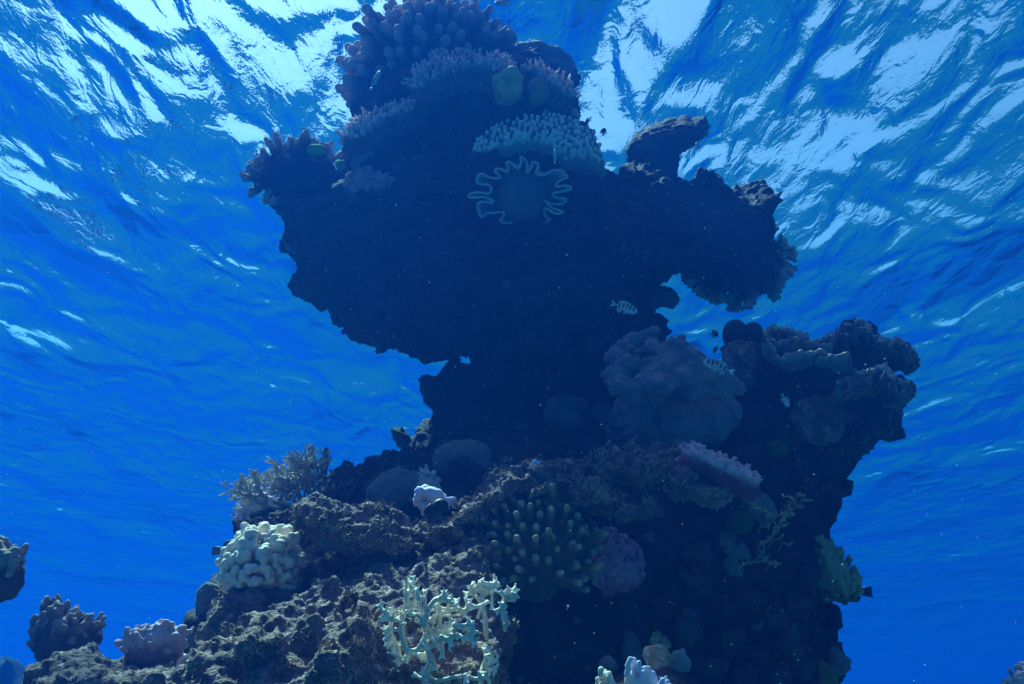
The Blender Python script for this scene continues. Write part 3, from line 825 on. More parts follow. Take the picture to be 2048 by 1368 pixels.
pr.append((at(1120, 238, YF + .04), at(1122, 234, YF + .04), 22 * s2, 20 * s2, 0, 0, 0))
colony('bumpy_leather_coral', 'small fist of short fingers on the right shoulder above the grey crescent coral', 'coral', pr, 0.005, 0.009, MAT['acro'])

# ruffled leather coral: a shallow dish whose thin rim meanders in and out
def ruffled(name, label, cx, cy, Y, rx, ry, mat, folds=14, seed=12, thick=0.004):
    Y = seat([(cx, cy), (cx - 50, cy), (cx + 50, cy), (cx, cy + 40)], Y) - 0.08
    sc = pxm(cx, cy, Y); c = at(cx, cy, Y)
    ax = unit(c); rt = unit(np.cross(ax, (0, 0, 1))); upv = np.cross(rt, ax)
    na = 720
    th = np.linspace(0, 2 * np.pi, na, endpoint=False)
    g = np.random.default_rng(seed)
    wd = g.uniform(0.45, 1.6, folds); wd = np.r_[0, np.cumsum(wd / wd.sum())] * 2 * np.pi
    ph = np.interp(th, wd, np.arange(folds + 1) * 2 * np.pi)
    ker = np.hanning(31); ker /= ker.sum()
    ph = np.convolve(np.r_[ph[-40:] - folds * 2 * np.pi, ph, ph[:40] + folds * 2 * np.pi], ker, 'same')[40:-40]
    env = np.interp(th, np.linspace(0, 2 * np.pi, folds + 1), np.r_[(ea := g.uniform(0.25, 1.5, folds)), ea[0]])
    wid = 2 * np.pi / np.maximum(np.gradient(ph, th), 1e-3)
    rim_r = 0.80 + 0.17 * env * np.sin(ph + 0.5 * np.sin(3 * th)) + 0.05 * np.sin(2 * th + 1) + 0.04 * np.sin(5 * th) + 0.03 * np.sin(4 * th)
    rim_t = th - 0.095 * wid * env * np.sin(2 * ph + 0.3)
    us = np.r_[np.linspace(0.03, 1, 16), 1 + np.linspace(0.06, 1, 18)]
    P = []
    for u in us:
        if u <= 1:
            r = 0.66 * u + 0 * th; t = th; f = 0.055 - 0.055 * (1 - u * u) * 0 + 0.02 * (1 - u)
            f = 0.06 - 0.05 * u ** 2 + 0 * th
        else:
            v = u - 1; w = v ** 0.8
            r = 0.66 * (1 - w) + rim_r * w; t = th * (1 - w) + rim_t * w
            f = 0.01 - (0.065 + 0.02 * np.sin(ph * 0.5 + 1)) * v
        f = f + 0.085 * np.clip(-np.sin(th) - 0.1, 0, 1) * min(u, 1.3) * (0.75 + 0.45 * np.sin(4 * th + 0.8))
        P.append(c + (r * np.cos(t) * rx * sc)[:, None] * rt + (r * np.sin(t) * ry * sc)[:, None] * upv + (f + 0 * th)[:, None] * ax)
    nr = len(us)
    V = np.array(P).reshape(-1, 3)
    V = V + 0.009 * np.stack([fbm(V, 12, 3), fbm(V, 14, 2, off=5), fbm(V, 14, 2, off=9)], -1)
    i = np.arange(nr * na).reshape(nr, na); j = np.roll(i, -1, 1)
    F = np.stack([i[:-1], j[:-1], j[1:], i[1:]], -1).reshape(-1, 4)
    N = vnormals(V, F); k = nr * na
    E = np.stack([i[-1], j[-1], j[-1] + k, i[-1] + k], -1)
    H = np.stack([j[0], i[0], i[0] + k, j[0] + k], -1)
    tip = np.tile(np.repeat(np.clip((us - 1), 0, 1), na), 2)
    VV = np.concatenate([V - N * thick, V + N * thick]); FF = np.concatenate([F, F[:, ::-1] + k, E[:, ::-1], H[:, ::-1]])
    o = mesh_obj(name, VV, FF, mat, loc=c, tip=tip)
    tag(o, label, 'coral')
    st = sdf([(c + ax * 0.05, c + ax * 0.22, rx * sc * 0.62, rx * sc * 0.5, 0, 0, 0)], 0.009, 0.01)
    mesh_obj('stalk', st[0], st[1], mat, parent=o, loc=c, tip=st[3])
    return o
ruffled('ruffled_leather_coral', 'round grey leather coral with a folded frilly margin, under the bumpy crescent', 1043, 386, 2.66, 96, 72, MAT['ruffle'])

# left arm of the head: knobby spreading coral
ARM = [(500, 352), (520, 338), (536, 314), (562, 290), (576, 306), (600, 294), (610, 282), (618, 300), (645, 302), (662, 325), (690, 350), (700, 400), (640, 440), (596, 442), (566, 424), (560, 396), (524, 378)]
V, F = inflate(ARM, 3.05, 0.09, 0.07, 0.007, lump=(0.012, 9), fine=(0.012, 26), cells=((0.014, 30),), micro=0.004, seed=51, holes=([(657, 375), (668, 372), (674, 382), (668, 392), (658, 386)],))
lp = (V[:, 0].mean(), V[:, 1].mean(), V[:, 2].min())
arm = tag(mesh_obj('knobby_plate_coral', V, F, MAT['dark'], loc=lp), 'dark knobby coral arm with a small hole, left of the pillar head', 'coral')
pr = []
for x, y, dx, dy, l in [(500, 352, -1, .15, 10), (508, 345, -.9, -.5, 12), (520, 338, -.8, -.6, 14), (530, 322, -1, -.5, 14), (538, 312, -.7, -.8, 16), (550, 300, -.5, -.9, 16), (562, 290, -.5, -1, 14), (575, 304, .1, -1, 12), (588, 300, -.2, -1, 18), (598, 294, .1, -1, 16),
                        (610, 284, 0, -1, 18), (612, 274, .1, -1, 10), (618, 296, .5, -.9, 14), (632, 302, .2, -1, 14), (648, 306, .4, -1, 14), (660, 322, .8, -.6, 12), (515, 378, -.8, .6, 12), (540, 386, -.5, .9, 10), (556, 398, -.9, .3, 10), (525, 350, -.6, -.8, 10), (545, 330, -.6, -.8, 10), (580, 325, -.2, -1, 10), (668, 345, .9, -.3, 10)]:
    for k in range(2):
        Y = 3.05 + g.normal(0, 0.04)
        xx, yy = x + g.normal(0, 4), y + g.normal(0, 4) + 5
        a = at(xx - dx * 8, yy - dy * 8, Y); b = at(xx + dx * l, yy + dy * l, Y - 0.02)
        pr.append((a, b, 0.016, 0.011, 1, 0, 1))
        pr.append((b, b + np.array([g.normal(0, .008), -0.008, 0.012]), 0.011, 0.010, 1, 1, 1))
V, F, _, Tp = sdf(pr, 0.005, 0.010, noise=(0.003, 40))
mesh_obj('knobs', V, F, MAT['crust'], parent=arm, loc=lp, tip=Tp)
turf(arm, V, F, 1500, MAT['turf'], loc=lp)

# hanging knobby coral at the right tip and dark fringe under the left side
pr = []
for x, y, dx, dy in [(1552, 500, 1, 0), (1560, 512, 1, .2), (1566, 526, 1, .1), (1560, 540, 1, .4), (1550, 555, .8, .6), (1535, 565, .6, .8), (1520, 568, .3, 1), (1500, 580, .5, 1), (1488, 590, .4, 1), (1475, 590, -.2, 1), (1462, 590, -.1, 1), (1450, 575, -.2, 1),
                     (1436, 570, -.1, 1), (1420, 568, -.2, 1), (1410, 558, -.3, 1), (1545, 488, .8, -.6), (1540, 530, .6, .3), (1510, 560, .1, 1), (1470, 572, 0, 1), (1495, 570, .2, 1), (1556, 530, .8, .4), (1540, 510, .5, 0)]:
    for k in range(3):
        Y = 3.08 + g.normal(0, 0.05)
        xx, yy = x + g.normal(0, 4) - 3 * dx, y + g.normal(0, 4) - 2 * dy + 4 * (dy > .3)
        ang = math.atan2(dy, dx) + g.normal(0, 0.4); l = g.uniform(12, 26)
        b = at(xx + math.cos(ang) * l, yy + math.sin(ang) * l, Y)
        pr.append((at(xx - 12 * dx, yy - 12 * dy, Y + 0.02), at(xx, yy, Y), 0.02, 0.013, 0, 0, 0.3))
        pr.append((at(xx, yy, Y), b, 0.0105, 0.010, 0, 0.3, 1))
        for q in (-.7, .7):
            pr.append((b, at(xx + math.cos(ang) * l + math.cos(ang + q) * 8, yy + math.sin(ang) * l + math.sin(ang + q) * 8, Y + g.normal(0, .01)), 0.0095, 0.0105, 0, 1, 1))
for k in range(60):
    x, y = g.uniform(1425, 1545), g.uniform(500, 575)
    p = at(x, y, 3.05 + g.normal(0, .04)); r = g.uniform(.02, .035)
    pr.append((p, p + np.array([0, .06, .02]), r, r, 0, 0, 0))
colony('hanging_knob_coral', 'dark knobby coral clump hanging from the right tip of the pillar head', 'coral', pr, 0.005, 0.004, MAT['tan'], noise=(0.004, 40))
pr = []
for k in range(46):
    x = g.uniform(865, 950); y0 = 702 - (x - 905) ** 2 * 0.004
    Y = 3.15 + g.normal(0, .03); l = g.uniform(8, 18); a = math.pi / 2 + g.normal(0, .5)
    b = (x + math.cos(a) * l, y0 - 4 + math.sin(a) * l)
    pr.append((at(x, y0 - 14, Y), at(*b, Y), 0.007, 0.005, 0, 0, .5))
    for q in (-.8, .8):
        pr.append((at(*b, Y), at(b[0] + math.cos(a + q) * 7, b[1] + math.sin(a + q) * 7, Y), 0.005, 0.004, 0, .5, 1))
colony('hanging_fringe_coral', 'dark lacy fringe of twigs hanging under the left side of the pillar head', 'coral', pr, 0.0035, 0.004, MAT['dark'])
# honeycomb coral at the left
s3 = pxm(690, 320, 3.0); YL = seat([(725, 322), (735, 318)], 2.9)
colony('honeycomb_coral', 'small honeycomb coral tucked under the reddish shelf on the left', 'coral', [(at(690, 322, 3.05), at(697, 326, 3.07), 22 * s3, 20 * s3, 0, 0, 0)], 0.006, 0.01, MAT['honey'], noise=(0.006, 14))
colony('boulder_coral', 'tan crust coral lobe poking out at the left under the honeycomb coral', 'coral', [(at(722, 322, YL), at(742, 314, YL), 13 * s3, 9 * s3, 0, 0, 0), (at(712, 332, YL), at(722, 330, YL), 12 * s3, 9 * s3, 0, 0, 0)], 0.006, 0.01, MAT['lump'], noise=(0.006, 30))
# green algae tufts
def algae(x, y, rx, ry, Y, label, mt='green'):
    Y = seat([(x, y), (x - rx * .5, y), (x + rx * .5, y), (x, y + ry * .6)], Y) - ry * pxm(x, y, Y) * 0.7 - 0.03
    q = pxm(x, y, Y)
    pr = [(at(x - rx * .4, y, Y), at(x + rx * .4, y, Y), ry * q, ry * q, 0, 0, 0)]
    return colony('algae_tuft', label, 'algae', pr, max(0.0035, ry * q / 8), 0.01, MAT[mt], group='green algae tufts on the reef', noise=(0.006, 30), micro=(0.003, 110))
algae(634, 300, 17, 12, 3.0, 'green algae tuft on the knobby left arm of the pillar head')
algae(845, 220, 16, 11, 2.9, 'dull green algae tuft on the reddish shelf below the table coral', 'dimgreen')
algae(683, 330, 9, 8, 2.94, 'small green algae tuft on the honeycomb coral')
algae(1652, 716, 14, 8, 2.84, 'bright green algae tuft on the leafy coral of the right shelf')
algae(1704, 742, 8, 7, 2.80, 'smaller bright green algae tuft right of the bigger one on the right shelf')
algae(1796, 784, 8, 7, 2.90, 'green algae tuft at the far right edge of the shelf')
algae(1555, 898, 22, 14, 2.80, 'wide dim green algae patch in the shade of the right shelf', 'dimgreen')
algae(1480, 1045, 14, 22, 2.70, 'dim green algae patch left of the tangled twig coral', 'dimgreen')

YOFF = 0.0

# ------------------------------------------------------------------ corals of the right shelf and the middle
LOB = [(1260, 688, 30), (1285, 699, 28), (1292, 674, 22), (1238, 717, 28), (1230, 747, 28), (1271, 730, 30), (1298, 758, 33), (1326, 738, 25), (1346, 721, 22), (1370, 714, 22), (1386, 739, 25), (1408, 748, 22), (1318, 780, 30), (1358, 760, 27),
       (1258, 778, 34), (1338, 700, 24), (1364, 690, 20), (1430, 750, 22), (1452, 765, 24), (1470, 782, 20), (1436, 785, 28), (1395, 775, 30), (1312, 668, 16), (1252, 745, 22), (1306, 722, 20)]
g = np.random.default_rng(8)
q = pxm(1350, 780, 2.62); pr = []
for x, y, r in LOB:
    rho = min(1, math.hypot((x - 1350) / 150, (y - 790) / 135)); Y = 2.80 - 0.17 * math.sqrt(1 - rho * rho)
    p = at(x, y, Y + 0.35 * r * q); e2 = unit([g.normal(0, 1), 0.3, g.normal(0, .6)]) * r * q * 0.55
    pr.append((p - e2, p + e2, r * q * 0.82, r * q * 0.82, 0, 0, 0))
for x, y, r, dY in [(1290, 840, 62, .1), (1350, 860, 66, .08), (1410, 845, 58, .1), (1450, 825, 40, .12), (1262, 825, 44, .12), (1350, 780, 105, .18), (1300, 880, 50, .14), (1400, 890, 40, .14)]:
    p = at(x, y, 2.75 + dY); pr.append((p, p + np.array([0, .2, 0]), r * q, r * q, 0, 0, 0))
V, F, _, _ = sdf(pr, 0.005, 0.006, noise=(0.006, 9), sm=2)
N = vnormals(V, F)
d1, d2 = worley(V + 0.02 * np.stack([fbm(V, 8, 2), fbm(V, 8, 2, off=4), fbm(V, 8, 2, off=8)], -1), 13, off=2.2)
V = V + N * ((np.clip((d2 - d1) / 0.32, 0, 1) - 1) * 0.012 + 0.0025 * fbm(V, 40, 2))[:, None]
pit = fbm(V, 16, 2, off=6.6)
V = V - N * (np.clip(pit - 0.55, 0, 0.3) * 0.05)[:, None]
lp = (V[:, 0].mean(), V[:, 1].mean(), V[:, 2].min())
o = tag(mesh_obj('lobed_boulder_coral', V, F, MAT['lilac'], loc=lp), 'large lilac grey boulder coral with smooth rounded lobes, right of the pillar foot', 'coral')
turf(o, V, F, 2500, MAT['turf'], up=0.8, lmax=0.014, loc=lp)

def blob(name, label, cat, balls, Y, mat, vox=0.006, k=0.02, snap=True, **kw):
    pr = []
    if snap: Y = seat([b[:2] for b in balls], Y) + balls[0][2] * pxm(balls[0][0], balls[0][1], Y) * 0.15
    for b in balls:
        x, y, r = b[:3]; dY = b[3] if len(b) > 3 else 0
        q = pxm(x, y, Y)
        p = at(x, y, Y + dY)
        pr.append((p, p + np.array([0, r * q * 0.4, 0]), r * q, r * q, 0, 0, 0))
    return colony(name, label, cat, pr, vox, k, mat, **kw)
blob('boulder_coral', 'tallest of three dull grey rounded corals at the pillar foot', 'coral', [(1112, 815, 24), (1135, 812, 22), (1158, 812, 16), (1108, 835, 20), (1128, 835, 22)], 2.9, MAT['lump'], k=0.03, noise=(0.006, 10))
blob('boulder_coral', 'lowest and roundest of three dull grey corals at the pillar foot', 'coral', [(1138, 843, 22), (1150, 850, 20)], 2.82, MAT['lump'], noise=(0.004, 14))
blob('boulder_coral', 'right hand one of three dull grey rounded corals, touching the lilac boulder', 'coral', [(1200, 828, 22), (1208, 840, 20), (1192, 845, 20)], 2.86, MAT['lump'], noise=(0.004, 14))
blob('rock_boulder', 'dark reddish rock knob below the three dull grey corals', 'boulder', [(1100, 875, 24), (1115, 890, 26), (1140, 895, 26), (1090, 895, 20)], 2.86, MAT['dark'], noise=(0.014, 22), micro=(0.005, 60))
blob('brain_coral', 'round dark grey brain coral with a vertical groove, left of centre at the pillar foot', 'coral', [(897, 918, 32), (892, 936, 28), (940, 918, 40, -0.02), (948, 940, 36, -0.02), (912, 900, 20), (962, 908, 22)], 2.66, MAT['brain'], k=0.012, noise=(0.005, 9))
for (x, y, r, lab) in [(1470, 662, 23, 'larger of the two dark round domes standing against the blue water on the right'), (1507, 662, 18, 'smaller of the two dark round domes standing against the blue water on the right')]:
    blob('dome_coral', lab, 'coral', [(x, y, r), (x, y + r * .6, r * .9)], 3.0, MAT['dome'], noise=(0.002, 12))

# leafy corals of the right shelf
def ruffle(name, label, pts, Y, h, amp, wave, mat, lean=0.35, thick=0.005, seed=1, group=None, parent=None):
    g = np.random.default_rng(seed)
    pts = np.asarray(pts, float)
    seg = np.r_[0, np.cumsum(np.linalg.norm(np.diff(pts, axis=0), axis=1))]
    n = 260; nv = 12
    t = np.linspace(0, seg[-1], n)
    x = np.interp(t, seg, pts[:, 0]); y = np.interp(t, seg, pts[:, 1])
    P = at(x, y, np.full(n, Y) if np.isscalar(Y) else np.interp(t, seg, Y))
    q = pxm(pts[0, 0], pts[0, 1], Y if np.isscalar(Y) else Y[0])
    ph = t / wave * 2 * np.pi + 1.2 * np.sin(t / wave * 1.3) + seed
    v = np.linspace(0, 1, nv)[None, :]
    hh = h * (0.75 + 0.3 * np.sin(ph * 0.37 + 1) + 0.18 * np.sin(ph * 1.0))
    hh = hh * np.minimum(1, np.minimum(np.arange(n), n - 1 - np.arange(n)) / 14.0 + 0.15)
    off = amp * v ** 1.3 * (np.sin(ph) + 0.4 * np.sin(2.3 * ph + .7))[:, None]
    V = np.zeros((n, nv, 3))
    V[..., 0] = P[:, None, 0] + 0.5 * amp * v * np.cos(ph * 1.0)[:, None]
    V[..., 1] = P[:, None, 1] - lean * hh[:, None] * v + off
    V[..., 2] = P[:, None, 2] - h * 0.35 + (hh[:, None] + h * 0.35) * v
    i = np.arange(n * nv).reshape(n, nv)
    F = np.stack([i[:-1, :-1], i[1:, :-1], i[1:, 1:], i[:-1, 1:]], -1).reshape(-1, 4)
    VV = V.reshape(-1, 3); N = vnormals(VV, F)
    k = n * nv
    ring = np.r_[i[:, 0], i[-1, 1:], i[-2::-1, -1], i[0, -2:0:-1]]
    r2 = np.roll(ring, -1)
    E = np.stack([r2, ring, ring + k, r2 + k], -1)
    tip = np.tile(np.broadcast_to(v, (n, nv)).ravel(), 2)
    VV = np.concatenate([VV + N * thick, VV - N * thick]); FF = np.concatenate([F, F[:, ::-1] + k, E])
    VV = VV + (0.003 * fbm(VV, 40, 2))[:, None] * np.array([0.5, 1, 1])
    loc = VV.mean(0) if parent is None else parent.location
    o = mesh_obj(name, VV, FF, mat, parent=parent, loc=loc, tip=tip)
    if label: tag(o, label, 'coral', group)
    return o
ruffle('leafy_coral', 'thin wavy coral leaf across the front of the right shelf, left of the green tuft', [(1532, 712), (1550, 722), (1575, 735), (1600, 732), (1625, 722), (1645, 712)], 2.78, 0.045, 0.022, 26, MAT['leafy'], seed=2, group='leafy corals on the right shelf')
ruffle('leafy_coral', 'wavy leaf of coral just under the left knobby crest of the right shelf', [(1530, 688), (1545, 690), (1570, 702), (1600, 702), (1630, 698), (1660, 705)], 2.86, 0.04, 0.02, 30, MAT['leafy'], seed=5, group='leafy corals on the right shelf')
ruffle('leafy_coral', 'brownish folded leaf of coral right of the big green tuft', [(1638, 730), (1652, 724), (1668, 736), (1690, 738), (1705, 730)], 2.77, 0.045, 0.02, 40, MAT['leafy'], seed=9, group='leafy corals on the right shelf')
def crest(label, pts, Y, n, seed, rr=0.0075, spread=(7, 7), mat='leafy', depth=0.05):
    g = np.random.default_rng(seed)
    pts = np.asarray(pts, float)
    seg = np.r_[0, np.cumsum(np.linalg.norm(np.diff(pts, axis=0), axis=1))]
    pr = []
    for k in range(int(n * 2.2)):
        t = g.uniform(0, seg[-1])
        x = np.interp(t, seg, pts[:, 0]) + g.normal(0, 3); y = np.interp(t, seg, pts[:, 1])
        dn = abs(g.normal(0, spread[1]))
        Y1 = Y - depth * 0.6 + g.normal(0, depth) - dn * 0.0012
        p = at(x, y + dn, Y1)
        v = unit([g.normal(0, .5), -0.3 + g.normal(0, .4), 1.0])
        l = g.uniform(0.6, 2.4) * rr; r = rr * g.uniform(0.55, 1.0)
        pr.append((p - v * 0.03, p, r * 1.5, r, 0, 0, 0.4))
        e = p + v * l
        pr.append((p, e, r, r * 0.75, 0, 0.4, 1))
        if g.random() < .6: pr.append((e, e + unit(g.normal(0, 1, 3)) * rr, r * .7, r * .6, 0, 1, 1))
        pr.append((p - v * 0.03, p + np.array([0, .06, -0.02]), r * 1.3, r * 2.0, 0, 0, 0))
    return colony('leafy_coral', label, 'coral', pr, 0.0045, 0.003, MAT[mat], group='leafy corals on the right shelf', noise=(0.006, 50), micro=(0.003, 110))
crest('knobby crested coral on the left of the right shelf, beside the dark domes', [(1530, 672), (1545, 658), (1565, 660), (1585, 666), (1605, 674), (1622, 688)], 3.0, 80, 71)
crest('knobby crested coral forming the highest peak of the right shelf', [(1625, 692), (1645, 682), (1665, 672), (1685, 658), (1705, 650), (1722, 645), (1734, 655), (1745, 680)], 3.05, 90, 72)
crest('knobby crested coral on the far right horn of the shelf', [(1748, 690), (1770, 685), (1790, 682), (1806, 690), (1818, 702), (1826, 705)], 3.05, 70, 73)
crest('pale crusty coral rim below the right horn of the shelf', [(1678, 768), (1700, 758), (1725, 748), (1745, 745), (1765, 735), (1775, 742), (1790, 770), (1815, 770)], 2.86, 110, 74, rr=0.0075)
blob('boulder_coral', 'pale smooth nub at the right edge of the shelf below the horn', 'coral', [(1800, 778, 14), (1812, 776, 10), (1785, 770, 14)], 2.92, MAT['lilac'], noise=(0.004, 20))

# pink plate coral
PK = [(1366, 905), (1385, 900), (1420, 910), (1455, 926), (1488, 945), (1512, 962), (1517, 974), (1500, 978), (1470, 968), (1430, 950), (1395, 932), (1370, 918)]
pr = carpet(PK, 2.30, 270, 0.026, 0.0046, up=(0.15, 0, 1), out=0.2, face=0.35, bulge=0.05, base_r=0.012, seed=81, snap=False, split=0.45, jit=0.2)
pr += [(at(1400, 925, 2.36), at(1500, 970, 2.32), 0.012, 0.007, 0, 0, 0), (at(1410, 945, 2.43), at(1470, 968, 2.41), 0.020, 0.012, 0, 0, 0), (at(1420, 940, 2.7), at(1440, 962, 2.40), 0.05, 0.022, 0, 0, 0)]
colony('pink_plate_coral', 'bright pink plate coral with white tipped stubs tilting down to the right', 'coral', pr, 0.0034, 0.0025, MAT['pink'])

# olive leather coral with fingers
s4 = pxm(1078, 1100, 2.1)
c = at(1078, 1112, 2.28)
pr, nm = dome_colony(c, (113 * s4, 0.13, 106 * s4), 104, 0.054, 0.0102, 0.0084, 0.74, (0.0, -0.12, 0.60), 91, lambda d: d[1] < 0.25 and d[2] > -0.75, tipbulb=0.95, lj=0.32)
pr.append((c, c + np.array([0, 0.2, -0.02]), 0.06, 0.06, 0, 0, 0))
colony('leather_coral', 'olive green leather coral bristling with blunt fingers in the middle of the reef front', 'coral', pr, 0.0036, 0.006, MAT['olive'], nm)

# purple soft coral
pr = carpet([(1190, 1075), (1215, 1062), (1245, 1075), (1268, 1095), (1280, 1125), (1285, 1160), (1265, 1178), (1225, 1180), (1195, 1170), (1180, 1130)], 2.30, 80, 0.030, 0.0105, out=0.6, face=0.8, bulge=0.09, base_r=0.010, seed=83, tipr=1.0)
colony('soft_coral', 'dusky purple knobbly soft coral behind the right side of the olive finger coral', 'coral', pr, 0.0042, 0.003, MAT['purple'], noise=(0.004, 60))

# cream lobed coral
s5 = pxm(522, 1110, 2.38)
c = at(524, 1140, 2.45)
pr, nm = dome_colony(c, (72 * s5, 0.085, 86 * s5), 135, 0.036, 0.0078, 0.0098, 0.70, (0, -0.1, 0.35), 95, lambda d: d[1] < 0.35 and d[2] > -0.55, tipbulb=1.08, sub=2, lj=0.25)
nm = {k: ('lobe' if k else 'base') for k in nm}
colony('lobed_coral', 'cream coloured coral of crowded rounded lobes at the left end of the reef', 'coral', pr, 0.0032, 0.0025, MAT['cream'], nm, micro=(0.001, 120))

# pale net coral in front
NET = [
    [[(812, 1300), (803, 1262), (806, 1232), (814, 1205), (817, 1185), (822, 1166)], [(806, 1232), (788, 1240), (770, 1225), (760, 1212)], [(814, 1205), (808, 1180), (806, 1166)], [(806, 1232), (826, 1206), (832, 1178)], [(803, 1262), (784, 1258), (772, 1268)], [(788, 1240), (776, 1236), (764, 1238)], [(817, 1185), (826, 1172), (824, 1156)], [(822, 1206), (838, 1200)]],
    [[(798, 1320), (790, 1286), (780, 1262), (784, 1238), (782, 1220)], [(790, 1286), (776, 1276), (774, 1258)], [(784, 1275), (775, 1290)], [(798, 1320), (786, 1306)], [(784, 1300), (780, 1288)], [(798, 1300), (796, 1330), (802, 1322)]],
    [[(850, 1252), (856, 1222), (870, 1200), (888, 1192), (890, 1186)], [(870, 1200), (892, 1200), (902, 1195)], [(892, 1200), (908, 1212), (912, 1206)], [(850, 1252), (838, 1232), (822, 1228)], [(842, 1232), (840, 1200)], [(838, 1200), (834, 1182)], [(850, 1222), (850, 1184)]],
    [[(850, 1232), (862, 1242), (872, 1240), (880, 1218), (896, 1222), (912, 1215), (914, 1202)], [(880, 1218), (876, 1212)], [(912, 1215), (930, 1222), (936, 1208), (940, 1210)], [(896, 1222), (902, 1240), (900, 1262), (906, 1268)], [(882, 1222), (880, 1248), (886, 1262)], [(930, 1222), (945, 1215), (960, 1212), (975, 1204)], [(938, 1206), (938, 1202)]],
    [[(972, 1268), (970, 1236), (966, 1205), (964, 1180), (962, 1162)], [(964, 1186), (948, 1172), (946, 1170)], [(970, 1190), (986, 1178), (988, 1182)], [(975, 1180), (986, 1176), (990, 1156), (994, 1168)], [(966, 1208), (946, 1188), (932, 1188)], [(948, 1190), (942, 1178)], [(956, 1235), (962, 1212)], [(984, 1185), (984, 1215)], [(962, 1162), (972, 1168)]],
    [[(1010, 1250), (1006, 1220), (1010, 1196), (1022, 1184), (1030, 1178)], [(1010, 1196), (1003, 1186)], [(1014, 1198), (1028, 1200), (1030, 1192)], [(1016, 1194), (1031, 1190)], [(1006, 1212), (994, 1222)], [(1010, 1230), (1016, 1246)]],
    [[(860, 1320), (856, 1292), (862, 1268), (862, 1260)], [(862, 1270), (878, 1264), (892, 1258), (896, 1264)], [(878, 1264), (890, 1252)], [(856, 1292), (838, 1298), (820, 1302)], [(860, 1296), (870, 1286), (874, 1276)], [(870, 1290), (880, 1288), (885, 1300), (884, 1312)], [(866, 1310), (868, 1336)], [(850, 1262), (848, 1280)]],
    [[(818, 1302), (832, 1308), (846, 1318), (858, 1314)], [(818, 1302), (814, 1312), (812, 1322)], [(832, 1308), (840, 1310)], [(846, 1318), (848, 1322)], [(820, 1312), (812, 1316)]],
    [[(882, 1274), (898, 1280), (906, 1268), (908, 1250), (920, 1252), (936, 1250), (938, 1242)], [(908, 1250), (908, 1244)], [(936, 1252), (946, 1256), (944, 1275), (948, 1290)], [(938, 1268), (926, 1276)], [(898, 1280), (902, 1290)], [(920, 1270), (914, 1274)]],
    [[(858, 1385), (852, 1358), (856, 1338), (856, 1330)], [(852, 1350), (845, 1345)], [(856, 1352), (874, 1362), (900, 1356), (930, 1352), (952, 1358), (966, 1354)], [(930, 1352), (934, 1352), (928, 1372)], [(848, 1360), (830, 1350)], [(848, 1360), (846, 1385)]],
    [[(962, 1370), (964, 1340), (972, 1320), (970, 1300)], [(972, 1320), (982, 1308), (990, 1306)], [(974, 1326), (992, 1322)], [(974, 1322), (986, 1334), (990, 1345)], [(976, 1310), (978, 1298)], [(966, 1352), (978, 1360), (978, 1375)], [(972, 1334), (980, 1340)]],
]
pr = []; nm = {0: 'branch'}
q = pxm(900, 1250, 1.86)
for k, grp in enumerate(NET):
    Yg = 1.80 + 0.05 * math.sin(k * 2.1)
    for j, st in enumerate(grp):
        main = j == 0
        ca = np.mean(st, axis=0)
        Yb = Yg + 0.028 * ((np.array([p[1] for p in st]) - 1250) / -100.0) * 0.8
        p2, W = stroke(st, Yb, (5.2 if main else 3.9) * q, (3.3 if main else 2.9) * q, k + 1, seed=k * 20 + j, wob=0.004, t0=0.0 if main else 0.3, t1=1.0, spline=True)
        pr += p2
        e = W[-1]; v = unit(W[-1] - W[-2])
        gg = np.random.default_rng(k * 31 + j)
        for sgn in (-1, 1):
            w = unit(v + sgn * 0.9 * unit(np.cross(v, (0.2, 1, 0.1))) + gg.normal(0, .2, 3))
            l = gg.uniform(5, 12) * q
            pr.append((e - v * 2 * q, e + w * l, 3.0 * q, 2.3 * q, k + 1, 0.7, 1))
        if len(W) > 3:
            for z in range(1, len(W) - 1):
                if gg.random() < 0.35:
                    d = unit(W[z + 1] - W[z - 1]); w = unit(unit(np.cross(d, (0.1, 1, 0))) * gg.choice([-1, 1]) + np.array([0, -0.5, 0.5]) + gg.normal(0, .2, 3))
                    pr.append((W[z], W[z] + w * gg.uniform(7, 15) * q, 3.6 * q, 2.6 * q, k + 1, 0.4, 1))
    nm[k + 1] = 'branch'
    for j in (0,):
        b = at(*grp[0][0], Yg)
        pr.append((b, b + np.array([0, 0.07, 0.0]), 4.5 * q, 4.5 * q, k + 1, 0, 0))
colony('net_coral', 'pale yellow coral of forking branches knitted like a net, front and bottom', 'coral', pr, 0.0022, 0.003, MAT['net'], nm)

# branching coral at the left end
def thicket(roots, Y, ang, spread, steps, l0, r0, r1, seed, ysp=0.06, fork=0.8, maxp=400):
    g = np.random.default_rng(seed)
    pr = []; q = pxm(roots[0][0], roots[0][1], Y)
    def grow(p, a, yd, l, r, d, part):
        if d == 0 or len(pr) > 3000: return
        a2 = a + g.normal(0, 0.16); v = np.array([math.cos(a2), yd + g.normal(0, .25), math.sin(a2)])
        e = p + v * l * q * g.uniform(.8, 1.2)
        rn = r + (r1 * q - r) * 0.38
        t0 = 1 - d / steps; t1 = 1 - (d - 1) / steps
        pr.append((p, e, r, rn, part, t0, t1))
        grow(e, a2 * 0.8 + 0.2 * a + g.normal(0, .12), yd, l * 0.92, rn, d - 1, part)
        if g.random() < fork:
            sg = g.choice([-1, 1])
            grow(e, a2 + sg * g.uniform(.45, .9), yd + g.normal(0, .35), l * 0.8, rn * 0.9, d - 1 if d > 2 else 1 if d > 1 else 0, part)
    for k, (x, y) in enumerate(roots):
        p = at(x, y, Y + g.normal(0, ysp))
        t = ang[k] if not np.isscalar(ang) else ang + g.normal(0, spread)
        grow(p, math.radians(t), g.normal(0, .2), l0, r0 * q, steps, k)
    return pr
